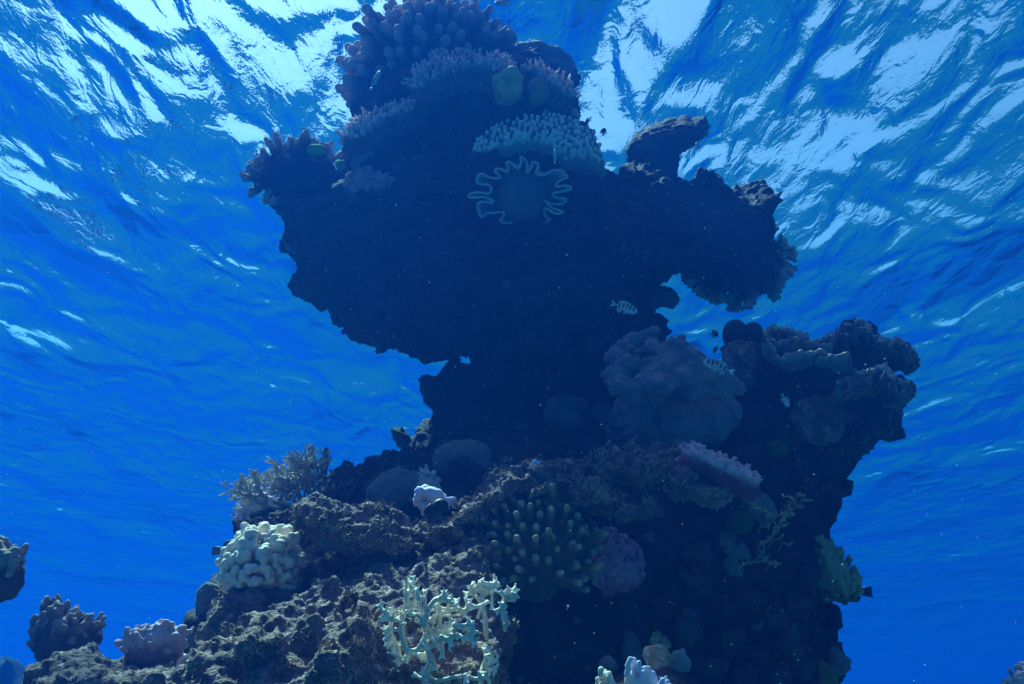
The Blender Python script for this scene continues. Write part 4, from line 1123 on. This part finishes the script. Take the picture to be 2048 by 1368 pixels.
roots = [(645, 1012), (630, 1015), (615, 1018), (600, 1015), (585, 1018), (570, 1015), (560, 1018), (640, 1000), (620, 1000), (600, 1000), (610, 1010), (580, 1010), (550, 1022)]
pr = thicket(roots, 2.72, [105, 112, 122, 130, 138, 148, 160, 95, 110, 125, 118, 142, 168], 14, 7, 21.5, 4.8, 1.9, 101, ysp=0.06, fork=0.92)
colony('branching_coral', 'drab antler like branching coral fanning up and left at the left edge of the reef', 'coral', pr, 0.0032, 0.003, MAT['stag'], {k: 'branch' for k in range(len(roots))}, base='branch')
for pts, lab in [([(622, 965), (621, 935), (622, 912), (622, 892)], 'left of two upright knobbly coral fingers right of the antler coral'), ([(645, 965), (648, 935), (650, 915), (652, 898)], 'right of two upright knobbly coral fingers right of the antler coral')]:
    q = pxm(*pts[0], 2.8)
    pr, W = stroke(pts, 2.8, 9 * q, 5.5 * q, 0, seed=int(pts[0][0]), wob=0.004)
    gg = np.random.default_rng(int(pts[0][0]))
    for z in range(9):
        t = gg.uniform(0, .8); p = W[0] + (W[-1] - W[0]) * t
        pr.append((p, p + np.array([gg.normal(0, 8), gg.normal(0, 8), 7]) * q, 6 * q, 4.5 * q, 0, t, t))
    o = colony('upright_finger_coral', lab, 'coral', pr, 0.004, 0.006, MAT['lump'], noise=(0.003, 50))
def knob_rock(label, poly, Y, seed, T=0.07, R_=0.05):
    return rock('rock_crag', label, 'reef rock', poly, Y, T, R_, 0.006, MAT['dark'], turf_n=2500, lump=(0.01, 12), fine=(0.01, 30), cells=((0.01, 36),), micro=0.004, seed=seed)
knob_rock('dark knobbed rock crest right of the two upright coral fingers', [(655, 985), (665, 945), (685, 935), (693, 922), (702, 926), (706, 942), (722, 934), (738, 942), (748, 960), (745, 990)], 2.85, 3)
knob_rock('small dark upright stub alone on the skyline left of the pillar foot', [(765, 960), (768, 940), (763, 925), (770, 918), (778, 922), (779, 940), (776, 962)], 3.0, 4, 0.03, 0.02)
# lumpy slope corals
pr = carpet([(735, 990), (755, 965), (785, 950), (810, 940), (835, 960), (830, 985), (800, 1005), (760, 1010)], 2.82, 40, 0.012, 0.020, out=0.3, face=0.6, bulge=0.04, base_r=0.022, seed=85)
colony('lumpy_coral', 'dim grey lumpy coral patch on the slope left of the brain coral', 'coral', pr, 0.005, 0.006, MAT['lump'])
pr = carpet([(790, 1000), (815, 965), (850, 940), (872, 950), (880, 985), (850, 1000), (820, 1020)], 2.80, 110, 0.02, 0.005, out=0.3, face=0.5, bulge=0.03, base_r=0.012, seed=86, split=.6)
colony('twig_coral', 'dim fuzzy patch of fine twigs between the brain coral and the white sponge', 'coral', pr, 0.0036, 0.005, MAT['stag'])
pr = carpet([(470, 1045), (500, 1000), (520, 985), (545, 1000), (560, 1020), (530, 1030), (500, 1050)], 2.62, 60, 0.022, 0.006, out=0.6, face=0.3, bulge=0.03, base_r=0.012, seed=87, split=.7)
colony('twig_coral', 'bluish stubby twig coral below the antler coral', 'coral', pr, 0.0036, 0.005, MAT['mauve'])
# white sponge
pr = []
q = pxm(868, 990, 2.62)
for x, y, r in [(838, 985, 9), (850, 984, 11), (862, 986, 12), (874, 990, 11), (886, 997, 8), (898, 1004, 6), (908, 1000, 5), (845, 998, 10), (858, 1000, 12), (870, 1002, 9), (834, 992, 6), (850, 1012, 7), (878, 984, 5)]:
    p = at(x, y, 2.30 + 0.02 * g.normal()); pr.append((p, p + np.array([0, .03, -.01]), r * q, r * q, 0, 0, 0))
colony('encrusting_sponge', 'bright bluish white sponge crust on the ledge above the black fish', 'sponge', pr, 0.0038, 0.008, MAT['white'], noise=(0.005, 40), micro=(0.002, 120))
blob('encrusting_sponge', 'small pale blue sponge tip on the crest of the curved ledge', 'sponge', [(1068, 927, 4), (1074, 931, 5), (1064, 934, 4), (1078, 926, 2.5), (1071, 921, 2.5)], 2.30, MAT['white'], vox=0.0025, k=0.004, noise=(0.003, 70))
blob('boulder_coral', 'dim greenish patch in the hollow right of the cream coral', 'coral', [(660, 1080, 12), (675, 1085, 12), (690, 1092, 8), (648, 1085, 10)], 2.58, MAT['lump'], noise=(0.006, 40))
blob('boulder_coral', 'small dull green round coral above the short knobbed ledge', 'coral', [(1140, 905, 14), (1155, 905, 10)], 2.75, MAT['lump'], noise=(0.004, 30))
# blue-grey columns at the left
blob('column_coral', 'upright bluish grey column at the left rim below the cream coral', 'coral', [(412, 1185, 16), (410, 1205, 16), (408, 1225, 17), (412, 1245, 18), (418, 1265, 18), (428, 1180, 12)], 2.65, MAT['lump'], noise=(0.006, 16), micro=(0.003, 70))
blob('column_coral', 'low bluish grey lobe leaning at the foot of the column on the left rim', 'coral', [(388, 1262, 14), (380, 1280, 13), (394, 1285, 14)], 2.62, MAT['lump'], noise=(0.006, 16), micro=(0.003, 70))

# right flank: tangled twigs, yellow knobs, dim lumps
TW = [[(1480, 1130), (1497, 1126), (1522, 1122), (1530, 1120), (1545, 1126), (1556, 1128)], [(1524, 1102), (1528, 1112), (1534, 1122)], [(1540, 1125), (1550, 1132)],
      [(1520, 1090), (1540, 1078), (1552, 1062), (1560, 1045), (1570, 1032)], [(1532, 1028), (1545, 1035), (1560, 1030), (1575, 1022)], [(1552, 1062), (1562, 1052), (1572, 1050)], [(1570, 1034), (1582, 1028), (1590, 1030)], [(1572, 1024), (1580, 1018)],
      [(1578, 1010), (1590, 1002), (1600, 985)], [(1590, 1002), (1575, 992)], [(1596, 990), (1608, 993)], [(1590, 1008), (1602, 1016)], [(1570, 1012), (1585, 1015), (1600, 1012)], [(1602, 1000), (1616, 1000)], [(1524, 1050), (1538, 1056)], [(1530, 1020), (1545, 1034)],
      [(1545, 1080), (1560, 1078)], [(1565, 1085), (1578, 1090)], [(1505, 1010), (1520, 1020), (1535, 1024)], [(1488, 1000), (1505, 1010)]]
pr = []; q = pxm(1560, 1040, 2.6)
for j, st in enumerate(TW):
    p2, W = stroke(st, 2.48 + 0.02 * math.sin(j * 1.7), 3.0 * q, 2.0 * q, 0, seed=j + 700, wob=0.010, spline=True)
    pr += p2
    gg = np.random.default_rng(j + 900)
    for z in range(1, len(W), 2):
        for _ in range(2):
            w = unit(gg.normal(0, 1, 3) + np.array([0, -.2, .5]))
            pr.append((W[z], W[z] + w * gg.uniform(6, 13) * q, 2.4 * q, 1.8 * q, 0, .5, 1))
    pr.append((W[0], W[0] + np.array([0, .05, -.01]), 2.4 * q, 2.4 * q, 0, 0, 0))
colony('twig_coral', 'tangle of thin pale yellow forking twigs on the shaded right flank', 'coral', pr, 0.003, 0.003, MAT['twig'])
pr = carpet([(1470, 990), (1500, 985), (1530, 1005), (1545, 1025), (1520, 1030), (1490, 1020)], 2.58, 26, 0.01, 0.018, out=.4, face=.6, bulge=.03, base_r=.02, seed=88)
colony('leafy_coral', 'dim grey leafy crust beneath the pink plate coral', 'coral', pr, 0.005, 0.006, MAT['lump'], group='leafy corals on the right shelf', noise=(.006, 30))
pr = carpet([(1632, 1130), (1640, 1085), (1655, 1090), (1680, 1110), (1695, 1130), (1708, 1160), (1712, 1190), (1685, 1195), (1650, 1175)], 2.75, 62, 0.036, 0.0092, out=0.9, face=0.5, bulge=0.06, base_r=0.010, seed=89, split=.5, tipr=1.0)
colony('knob_coral', 'yellow green knobbly coral on the right edge of the reef', 'coral', pr, 0.0045, 0.003, MAT['yellow'])
blob('knob_coral', 'pale yellow round lobes left of the yellow green knobbly coral', 'coral', [(1642, 1155, 10), (1655, 1160, 11), (1645, 1168, 10), (1660, 1172, 10), (1636, 1166, 8)], 2.62, MAT['yellow'], vox=0.005, k=0.008)
pr = carpet([(1632, 1165), (1650, 1180), (1662, 1200), (1650, 1215), (1638, 1190)], 2.66, 14, 0.014, 0.010, out=.5, face=.5, bulge=.02, base_r=.014, seed=90)
colony('knob_coral', 'small pale cluster of stubs under the yellow green knobbly coral', 'coral', pr, 0.0045, 0.006, MAT['leafy'])
for balls, lab in [([(1448, 1078, 16), (1462, 1072, 12), (1455, 1092, 14)], 'upper of three dim grey porous lumps in the dark hollow'), ([(1475, 1100, 16), (1490, 1112, 13), (1468, 1112, 12)], 'middle of three dim grey porous lumps in the dark hollow'), ([(1462, 1135, 18), (1475, 1142, 14)], 'lowest of three dim grey porous lumps in the dark hollow')]:
    blob('porous_coral', lab, 'coral', balls, 2.52, MAT['brain'], noise=(0.006, 40))
for balls, lab, mt in [([(1668, 1315, 22), (1682, 1330, 20), (1660, 1335, 18)], 'round dark lump at the lower right rim of the reef', 'lump'), ([(1640, 1340, 20), (1625, 1350, 16), (1655, 1355, 18), (1640, 1370, 20)], 'lit lumpy coral at the bottom of the right rim', 'yellow'), ([(1660, 1220, 16), (1668, 1240, 14), (1655, 1235, 16)], 'fuzzy dark lump sticking out on the right rim under the yellow coral', 'dark')]:
    blob('boulder_coral', lab, 'coral', balls, 2.75, MAT[mt], noise=(0.010, 24), micro=(0.004, 70))

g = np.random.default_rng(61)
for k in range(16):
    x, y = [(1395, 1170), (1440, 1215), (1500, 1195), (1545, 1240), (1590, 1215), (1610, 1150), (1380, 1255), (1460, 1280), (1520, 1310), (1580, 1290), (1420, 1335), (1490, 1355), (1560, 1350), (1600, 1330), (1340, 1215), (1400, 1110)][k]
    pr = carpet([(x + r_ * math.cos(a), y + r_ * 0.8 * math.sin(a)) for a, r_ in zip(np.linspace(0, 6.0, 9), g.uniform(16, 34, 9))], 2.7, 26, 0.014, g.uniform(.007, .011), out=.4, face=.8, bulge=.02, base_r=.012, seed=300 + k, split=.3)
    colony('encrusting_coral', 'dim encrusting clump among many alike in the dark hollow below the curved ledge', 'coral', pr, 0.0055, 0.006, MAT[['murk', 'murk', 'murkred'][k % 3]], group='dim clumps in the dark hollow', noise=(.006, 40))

# bottom front cluster
q = pxm(1270, 1340, 1.9)
def stubs(label, pts, Y, r, mat, name='stub_coral', base=None, l=1.2):
    pr = []
    for i, (x, y) in enumerate(pts):
        gg = np.random.default_rng(int(x * 7 + y))
        p = at(x, y, Y + gg.normal(0, .012)); v = unit([gg.normal(0, .3), -.2, 1]); rr = r * gg.uniform(.85, 1.15) * q
        pr.append((p - v * rr * 2.2 + np.array([0, rr * .8, 0]), p, rr * .85, rr, 0, 0, 1))
    for b in base or []:
        p = at(b[0], b[1], Y + .03); pr.append((p, p + np.array([0, .03, -.03]), b[2] * q, b[2] * q, 0, 0, 0))
    return colony(name, label, 'coral', pr, 0.0032, 0.005, mat, noise=(0.0012, 60))
stubs('white pink cluster of stubby fingertips at the bottom edge', [(1261, 1318), (1268, 1320), (1278, 1325), (1276, 1334), (1258, 1336), (1290, 1337), (1297, 1338), (1304, 1347), (1285, 1345), (1268, 1332)], 1.85, 6.4, MAT['pink'] if False else MAT['white'], base=[(1275, 1350, 16), (1300, 1362, 16), (1262, 1350, 12)])
stubs('cream cluster of stubby fingertips at the bottom edge, left of the white pink one', [(1202, 1338), (1211, 1343), (1218, 1348), (1206, 1350), (1216, 1356), (1195, 1358), (1202, 1366), (1226, 1366)], 1.85, 6.2, MAT['cream'], base=[(1208, 1372, 18)])
stubs('tiny white fingertip cluster at the bottom edge, far right of the group', [(1325, 1360), (1332, 1356), (1336, 1362), (1328, 1368), (1340, 1372)], 1.83, 6, MAT['white'], base=[(1330, 1380, 12)])
blob('cone_coral', 'dim bluish cone with fine ridges behind the white pink stubs', 'coral', [(1256, 1268, 11), (1262, 1284, 15), (1265, 1302, 19), (1266, 1320, 22), (1268, 1258, 8, .05)], 2.2, MAT['lump'], vox=.005, noise=(.003, 60))
blob('boulder_coral', 'dull tan double lobe at the back of the bottom coral group', 'coral', [(1314, 1272, 11), (1328, 1282, 11), (1336, 1290, 9), (1306, 1282, 8), (1322, 1294, 12)], 2.15, MAT['blotch'], vox=.005, k=.008, noise=(.003, 30))
blob('boulder_coral', 'blotchy orange and pale encrusted lump in the bottom coral group', 'coral', [(1305, 1305, 14), (1318, 1302, 14), (1328, 1314, 14), (1312, 1322, 16), (1296, 1306, 9), (1332, 1330, 14), (1320, 1342, 18)], 2.0, MAT['blotch'], vox=.0045, k=.01, noise=(.006, 40))
blob('boulder_coral', 'bluish green lobed coral at the right of the bottom coral group', 'coral', [(1354, 1310, 10), (1366, 1300, 6), (1350, 1325, 14), (1362, 1322, 9), (1374, 1322, 6), (1372, 1336, 8), (1345, 1345, 16)], 2.05, MAT['grey'], vox=.0045, k=.008, noise=(.004, 40))
blob('boulder_coral', 'dim grey mottled lump left of the white pink stubs', 'coral', [(1215, 1322, 11), (1222, 1332, 12), (1210, 1335, 10)], 2.1, MAT['lump'], vox=.005, noise=(.005, 40))
rock('rock_boulder', 'dark rubble base at the bottom edge beneath the stubby white corals', 'boulder', [(1180, 1390), (1195, 1350), (1230, 1345), (1262, 1340), (1300, 1350), (1345, 1345), (1385, 1370), (1400, 1500), (1170, 1500)], 2.0, .12, .08, .008, MAT['dark'], turf_n=2500, lump=(.015, 9), fine=(.014, 26), micro=.004, seed=77)

# left foreground corals on the low mound
q = pxm(125, 1270, 2.75)
pr = carpet([(72, 1235), (90, 1215), (105, 1205), (125, 1218), (145, 1232), (155, 1245), (172, 1235), (190, 1245), (198, 1255), (180, 1275), (160, 1280), (140, 1300), (100, 1320), (75, 1300), (68, 1280)], 2.80, 62, 0.04, 0.011, up=(0.35, 0, 0.8), out=0.8, face=0.2, bulge=0.07, base_r=0.024, seed=111, tipr=.7, split=.5)
colony('finger_coral', 'dark bushy coral with stubby fingers leaning right, on the low mound at the bottom left', 'coral', pr, 0.005, 0.004, MAT['crust'])
pr = carpet([(252, 1305), (258, 1285), (280, 1275), (305, 1268), (335, 1265), (352, 1272), (356, 1300), (345, 1318), (310, 1322), (270, 1320)], 2.62, 110, 0.045, 0.0075, up=(0.2, 0, 1), out=0.7, face=0.3, bulge=0.06, base_r=0.014, seed=112, split=.3, tipr=.9)
colony('finger_coral', 'small mauve coral with pale finger tips on the low mound at the bottom left', 'coral', pr, 0.0045, 0.006, MAT['mauve'])
blob('encrusting_sponge', 'pale smooth disc at the right foot of the small mauve coral', 'sponge', [(358, 1316, 8), (368, 1318, 8), (350, 1320, 6)], 2.5, MAT['white'], vox=.004)
pr = carpet([(-70, 1110), (-30, 1090), (0, 1098), (20, 1105), (36, 1112), (38, 1135), (28, 1150), (10, 1165), (-20, 1180), (-70, 1180)], 2.3, 60, 0.035, 0.010, out=0.8, face=0.3, bulge=0.06, base_r=0.02, seed=113, tipr=.8, split=.5)
V_ = colony('finger_coral', 'dark knobbly coral cut by the left edge of the picture', 'coral', pr, 0.005, 0.004, MAT['crust'])
rock('rock_boulder', 'dark rock pinnacle beyond the left edge of the view carrying a dark knobbly coral', 'boulder', [(-260, 1400), (-200, 1150), (-80, 1110), (-20, 1150), (-10, 1168), (-60, 1230), (-90, 1500), (-300, 1700)], 2.4, .15, .12, .012, MAT['dark'], lump=(.03, 6), fine=(.02, 16), micro=.004, seed=78)
pr = carpet([(2022, 1372), (2030, 1358), (2042, 1348), (2060, 1345), (2110, 1340), (2120, 1420), (2020, 1420)], 2.3, 90, 0.045, 0.0055, up=(-.3, 0, 1), out=0.7, face=0.3, bulge=0.05, base_r=0.012, seed=114, split=.4, tipr=.8)
colony('finger_coral', 'pale blue tipped branching coral in the bottom right corner', 'coral', pr, 0.0045, 0.006, MAT['mauve'])
rock('rock_boulder', 'dark rock beyond the bottom right corner carrying a pale coral', 'boulder', [(1990, 1500), (2020, 1400), (2080, 1370), (2160, 1400), (2220, 1600), (2000, 1700)], 2.45, .15, .12, .012, MAT['dark'], lump=(.03, 6), fine=(.02, 16), micro=.004, seed=79)

# ------------------------------------------------------------------ fish
def fish_mat(name, top, belly, stripes=None, back_white=None):
    m = bpy.data.materials.new(name); m.use_nodes = True
    N = m.node_tree.nodes; L = m.node_tree.links
    b = N['Principled BSDF']; b.inputs['Roughness'].default_value = 0.45; b.inputs['Specular IOR Level'].default_value = 0.4
    tc = N.new('ShaderNodeTexCoord'); sx = N.new('ShaderNodeSeparateXYZ'); L.new(tc.outputs['Generated'], sx.inputs[0])
    mx = N.new('ShaderNodeMix'); mx.data_type = 'RGBA'
    mr = N.new('ShaderNodeMapRange'); mr.inputs['From Min'].default_value = 0.35; mr.inputs['From Max'].default_value = 0.85
    L.new(sx.outputs['Z'], mr.inputs['Value']); L.new(mr.outputs[0], mx.inputs['Factor'])
    mx.inputs['A'].default_value = (*belly, 1); mx.inputs['B'].default_value = (*top, 1)
    col = mx.outputs['Result']
    if stripes:
        n, w, c = stripes
        w1 = N.new('ShaderNodeMath'); w1.operation = 'MULTIPLY_ADD'; w1.inputs[1].default_value = n; w1.inputs[2].default_value = 0.2
        L.new(sx.outputs['X'], w1.inputs[0])
        fr = N.new('ShaderNodeMath'); fr.operation = 'FRACT'; L.new(w1.outputs[0], fr.inputs[0])
        lt = N.new('ShaderNodeMath'); lt.operation = 'LESS_THAN'; lt.inputs[1].default_value = w; L.new(fr.outputs[0], lt.inputs[0])
        z1 = N.new('ShaderNodeMath'); z1.operation = 'GREATER_THAN'; z1.inputs[1].default_value = 0.30; L.new(sx.outputs['Z'], z1.inputs[0])
        x1 = N.new('ShaderNodeMath'); x1.operation = 'LESS_THAN'; x1.inputs[1].default_value = 0.86; L.new(sx.outputs['X'], x1.inputs[0])
        k1 = N.new('ShaderNodeMath'); k1.operation = 'MULTIPLY'; L.new(lt.outputs[0], k1.inputs[0]); L.new(z1.outputs[0], k1.inputs[1])
        k2 = N.new('ShaderNodeMath'); k2.operation = 'MULTIPLY'; L.new(k1.outputs[0], k2.inputs[0]); L.new(x1.outputs[0], k2.inputs[1])
        m2 = N.new('ShaderNodeMix'); m2.data_type = 'RGBA'; L.new(k2.outputs[0], m2.inputs['Factor']); L.new(col, m2.inputs['A']); m2.inputs['B'].default_value = (*c, 1)
        col = m2.outputs['Result']
    L.new(col, b.inputs['Base Color'])
    return m

FM = {
    'banded': fish_mat('banded_fish_skin', (0.30, 0.33, 0.30), (0.62, 0.64, 0.62), (6.2, 0.42, (0.02, 0.02, 0.025))),
    'pale': fish_mat('pale_fish_skin', (0.42, 0.46, 0.44), (0.66, 0.68, 0.66)),
    'black': fish_mat('black_fish_skin', (0.012, 0.011, 0.012), (0.02, 0.018, 0.02)),
    'grey': fish_mat('grey_fish_skin', (0.05, 0.055, 0.06), (0.12, 0.12, 0.12)),
    'rosy': fish_mat('rosy_fish_skin', (0.30, 0.18, 0.18), (0.55, 0.40, 0.38)),
    'wrasse': fish_mat('wrasse_skin', (0.03, 0.04, 0.08), (0.50, 0.56, 0.60)),
    'orange': M('orange_fin', [(0.75, 0.30, 0.06), (0.85, 0.42, 0.10)], bump=0),
    'whitefin': M('white_fin', [(0.78, 0.76, 0.72), (0.86, 0.84, 0.80)], bump=0),
    'clear': M('pale_fin', [(0.45, 0.48, 0.46), (0.55, 0.57, 0.55)], bump=0),
    'eye': M('fish_eye', [(0.01, 0.01, 0.01), (0.015, 0.015, 0.015)], bump=0, rough=0.15, spec=0.6),
    'iris': M('fish_iris', [(0.65, 0.6, 0.45), (0.7, 0.65, 0.5)], bump=0, rough=0.3),
}
def fin_mesh(name, outline, thick, mat, parent, mid_y=0.0):
    """a fin: flat outline with a lens-like thickness, thin at its outer edge"""
    P = np.asarray(outline, float); n = len(P)
    c = P.mean(0)
    V = []
    for sgn in (1, -1):
        for x, z in P: V.append((x, mid_y + sgn * thick * 0.15, z))
        for x, z in P: V.append((c[0] + (x - c[0]) * 0.55, mid_y + sgn * thick * 0.5, c[1] + (z - c[1]) * 0.55))
    F = []
    for s_ in (0, 1):
        o = s_ * 2 * n
        for i in range(n):
            j = (i + 1) % n
            q = [o + i, o + j, o + n + j, o + n + i]
            F.append(q if s_ else q[::-1])
        q = [o + n + i for i in range(n)]
        F.append(q if s_ else q[::-1])
    for i in range(n):
        j = (i + 1) % n
        F.append([i, j, 2 * n + j, 2 * n + i])
    return mesh_obj(name, V, F, mat, parent=parent)

def fish(label, head, tail, Y, depth, body, fins, tailm, cat='fish', group=None, yaw=0.0, dors=1.0, tail_len=0.2, fork=0.35, slim=1.0, Yt=None):
    """head, tail: photo pixels of the snout and of the end of the tail fin"""
    H = at(*head, Y); T = at(*tail, Y if Yt is None else Yt)
    L = float(np.linalg.norm(H - T))
    root = tag(empty('fish', (H + T) / 2), label, cat, group)
    x = Vector(H - T).normalized(); up = Vector((0, 0, 1))
    z = (up - x * up.dot(x)).normalized(); y = z.cross(x)
    from mathutils import Matrix
    root.matrix_world = Matrix(((x.x, y.x, z.x, root.location.x), (x.y, y.y, z.y, root.location.y), (x.z, y.z, z.z, root.location.z), (0, 0, 0, 1)))
    bl = L * (1 - tail_len)               # body length, snout at +L/2
    ns, na = 26, 20
    V = []; 
    for i in range(ns):
        t = i / (ns - 1)                  # 0 snout .. 1 tail root
        h = (math.sin(math.pi * min(t, 1) ** 0.72) ** 0.75) * (1 - t) ** 0.15 if 0 < t < 1 else 0
        h = max(h, 0.16 + 0.10 * (t > .9)) if t > 0.75 else max(h, 0.02)
        hz = depth * L * 0.5 * h; hy = hz * 0.42 * slim
        cx = L / 2 - t * bl; cz = depth * L * 0.03 * math.sin(math.pi * t)
        for a in range(na):
            th = 2 * math.pi * a / na
            V.append((cx, hy * math.cos(th), cz + hz * math.sin(th) * (1.0 if math.sin(th) > 0 else 0.95)))
    F = [[i * na + a, i * na + (a + 1) % na, (i + 1) * na + (a + 1) % na, (i + 1) * na + a] for i in range(ns - 1) for a in range(na)]
    F.append(list(range(na))[::-1]); F.append([(ns - 1) * na + a for a in range(na)])
    mesh_obj('body', V, F, FM[body], parent=root)
    d = depth * L * 0.5
    xr = L / 2 - bl
    tl = L * tail_len
    w = d * 0.62
    fin_mesh('tail_fin', [(xr + tl * .12, d * .17), (xr - tl * .5, w * .8), (xr - tl, w), (xr - tl * (1 - fork), 0), (xr - tl, -w), (xr - tl * .5, -w * .8), (xr + tl * .12, -d * .17)], L * 0.012, FM[tailm], root)
    fin_mesh('dorsal_fin', [(L * .22, d * .86), (L * .14, d * (1.05 + .22 * dors)), (-L * .02, d * (1.05 + .25 * dors)), (-L * .16, d * (.85 + .35 * dors)), (-L * .24, d * .62), (-L * .2, d * .42), (0, d * .78)], L * 0.012, FM[fins], root)
    fin_mesh('anal_fin', [(-L * .02, -d * .85), (-L * .08, -d * (1.0 + .25 * dors)), (-L * .18, -d * (.8 + .3 * dors)), (-L * .24, -d * .55), (-L * .18, -d * .4)], L * 0.012, FM[fins], root)
    fin_mesh('pelvic_fin', [(L * .16, -d * .8), (L * .08, -d * 1.25), (L * .02, -d * 1.15), (L * .06, -d * .8)], L * 0.01, FM[fins], root)
    for sg in (1, -1):
        hy = d * 0.42 * slim
        fin_mesh('pectoral_fin', [(L * .17, -d * .05), (L * .06, d * .12), (L * .0, -d * .1), (L * .03, -d * .38), (L * .12, -d * .3)], L * 0.01, FM[fins], root, mid_y=sg * hy * 1.08)
        bm_v = []; bm_f = []
        r = L * 0.026; ex = L * 0.355; ez = d * 0.26; ey = sg * d * 0.40 * slim * 0.80
        for i in range(7):
            ph = math.pi * i / 6
            for a in range(10):
                th = 2 * math.pi * a / 10
                bm_v.append((ex + r * math.sin(ph) * math.cos(th), ey + sg * r * 0.6 * math.cos(ph), ez + r * math.sin(ph) * math.sin(th)))
        bm_f = [[i * 10 + a, i * 10 + (a + 1) % 10, (i + 1) * 10 + (a + 1) % 10, (i + 1) * 10 + a] for i in range(6) for a in range(10)]
        mesh_obj('eye', bm_v, bm_f, FM['eye'], parent=root)
    return root

fish('pale fish with dark bars facing right, against the dark underside of the pillar head', (1275, 624), (1221, 606), 2.45, 0.40, 'banded', 'clear', 'clear', group='barred fish')
fish('pale fish with dark bars facing left, in front of the lilac boulder coral', (1406, 722), (1470, 746), 2.45, 0.36, 'banded', 'clear', 'whitefin', group='barred fish')
fish('small whitish fish swimming nose down in front of the right shelf', (1577, 814), (1563, 787), 2.6, 0.42, 'pale', 'clear', 'clear')
fish('small black fish with a rounded body between the lilac boulder and the dark domes', (1437, 669), (1418, 667), 2.9, 0.72, 'black', 'black', 'clear', tail_len=.26, fork=.2)
fish('small dark fish with a white tail below the black one, by the lilac boulder', (1427, 706), (1437, 690), 2.9, 0.34, 'black', 'black', 'whitefin', tail_len=.24)
fish('tiny dark fish with a white tail against the bright water right of the pillar top', (1171, 248), (1183, 233), 3.0, 0.36, 'black', 'black', 'whitefin', tail_len=.28)
fish('tiny dark oval fish against the bright water, close to the bumpy crescent coral', (1209, 256), (1206, 272), 3.0, 0.55, 'black', 'black', 'black')
fish('slim striped cleaner fish hanging in front of the fat finger coral', (761, 141), (741, 181), 2.85, 0.20, 'wrasse', 'wrasse', 'wrasse', dors=.4, fork=.05, tail_len=.16)
fish('slim pale fish standing upright before the bumpy crescent coral', (1110, 297), (1110, 328), 2.6, 0.16, 'pale', 'pale', 'pale', dors=.3, fork=.05, tail_len=.16)
fish('black fish with an orange and white tail, nose up under the white sponge', (892, 1000), (848, 1056), 2.12, 0.50, 'black', 'black', 'orange', tail_len=.18, fork=.25)
fish('dark fish whose tail sticks out behind the yellow green knobbly coral', (1655, 1180), (1745, 1184), 3.25, 0.40, 'black', 'black', 'black', tail_len=.35, fork=.05)
fish('dark grey fish half hidden behind the cream lobed coral', (500, 1098), (424, 1102), 2.70, 0.42, 'grey', 'grey', 'grey', tail_len=.42, fork=.02)
fish('rosy fish at the top edge right of the fat finger coral', (988, 6), (1024, 8), 3.1, 0.40, 'rosy', 'rosy', 'rosy')
fish('small pale fish under the tip of the raised rock horn', (1394, 284), (1396, 301), 3.0, 0.42, 'pale', 'clear', 'clear')

# ------------------------------------------------------------------ specks drifting in the water
g = np.random.default_rng(77)
VV, FF = [], []
ico_v = np.array([(0, 0, 1), (.894, 0, .447), (.276, .851, .447), (-.724, .526, .447), (-.724, -.526, .447), (.276, -.851, .447), (.724, .526, -.447), (-.276, .851, -.447), (-.894, 0, -.447), (-.276, -.851, -.447), (.724, -.526, -.447), (0, 0, -1)])
ico_f = np.array([(0, 1, 2), (0, 2, 3), (0, 3, 4), (0, 4, 5), (0, 5, 1), (1, 6, 2), (2, 7, 3), (3, 8, 4), (4, 9, 5), (5, 10, 1), (2, 6, 7), (3, 7, 8), (4, 8, 9), (5, 9, 10), (1, 10, 6), (6, 11, 7), (7, 11, 8), (8, 11, 9), (9, 11, 10), (10, 11, 6)])
for k in range(900):
    Y = 0.7 + 1.7 * g.random()
    p = at(g.uniform(-150, 2200), g.uniform(-100, 1450), Y)
    r = Y * abs(g.normal(0, 0.00032)) + 0.00022
    VV.append(p + ico_v * r * g.uniform(.7, 1.4, 3)); FF.append(ico_f + 12 * k)
o = mesh_obj('drifting_specks', np.concatenate(VV), np.concatenate(FF), MAT['snow'])
tag(o, 'tiny pale specks drifting in the water in front of the reef', 'specks', kind='stuff')
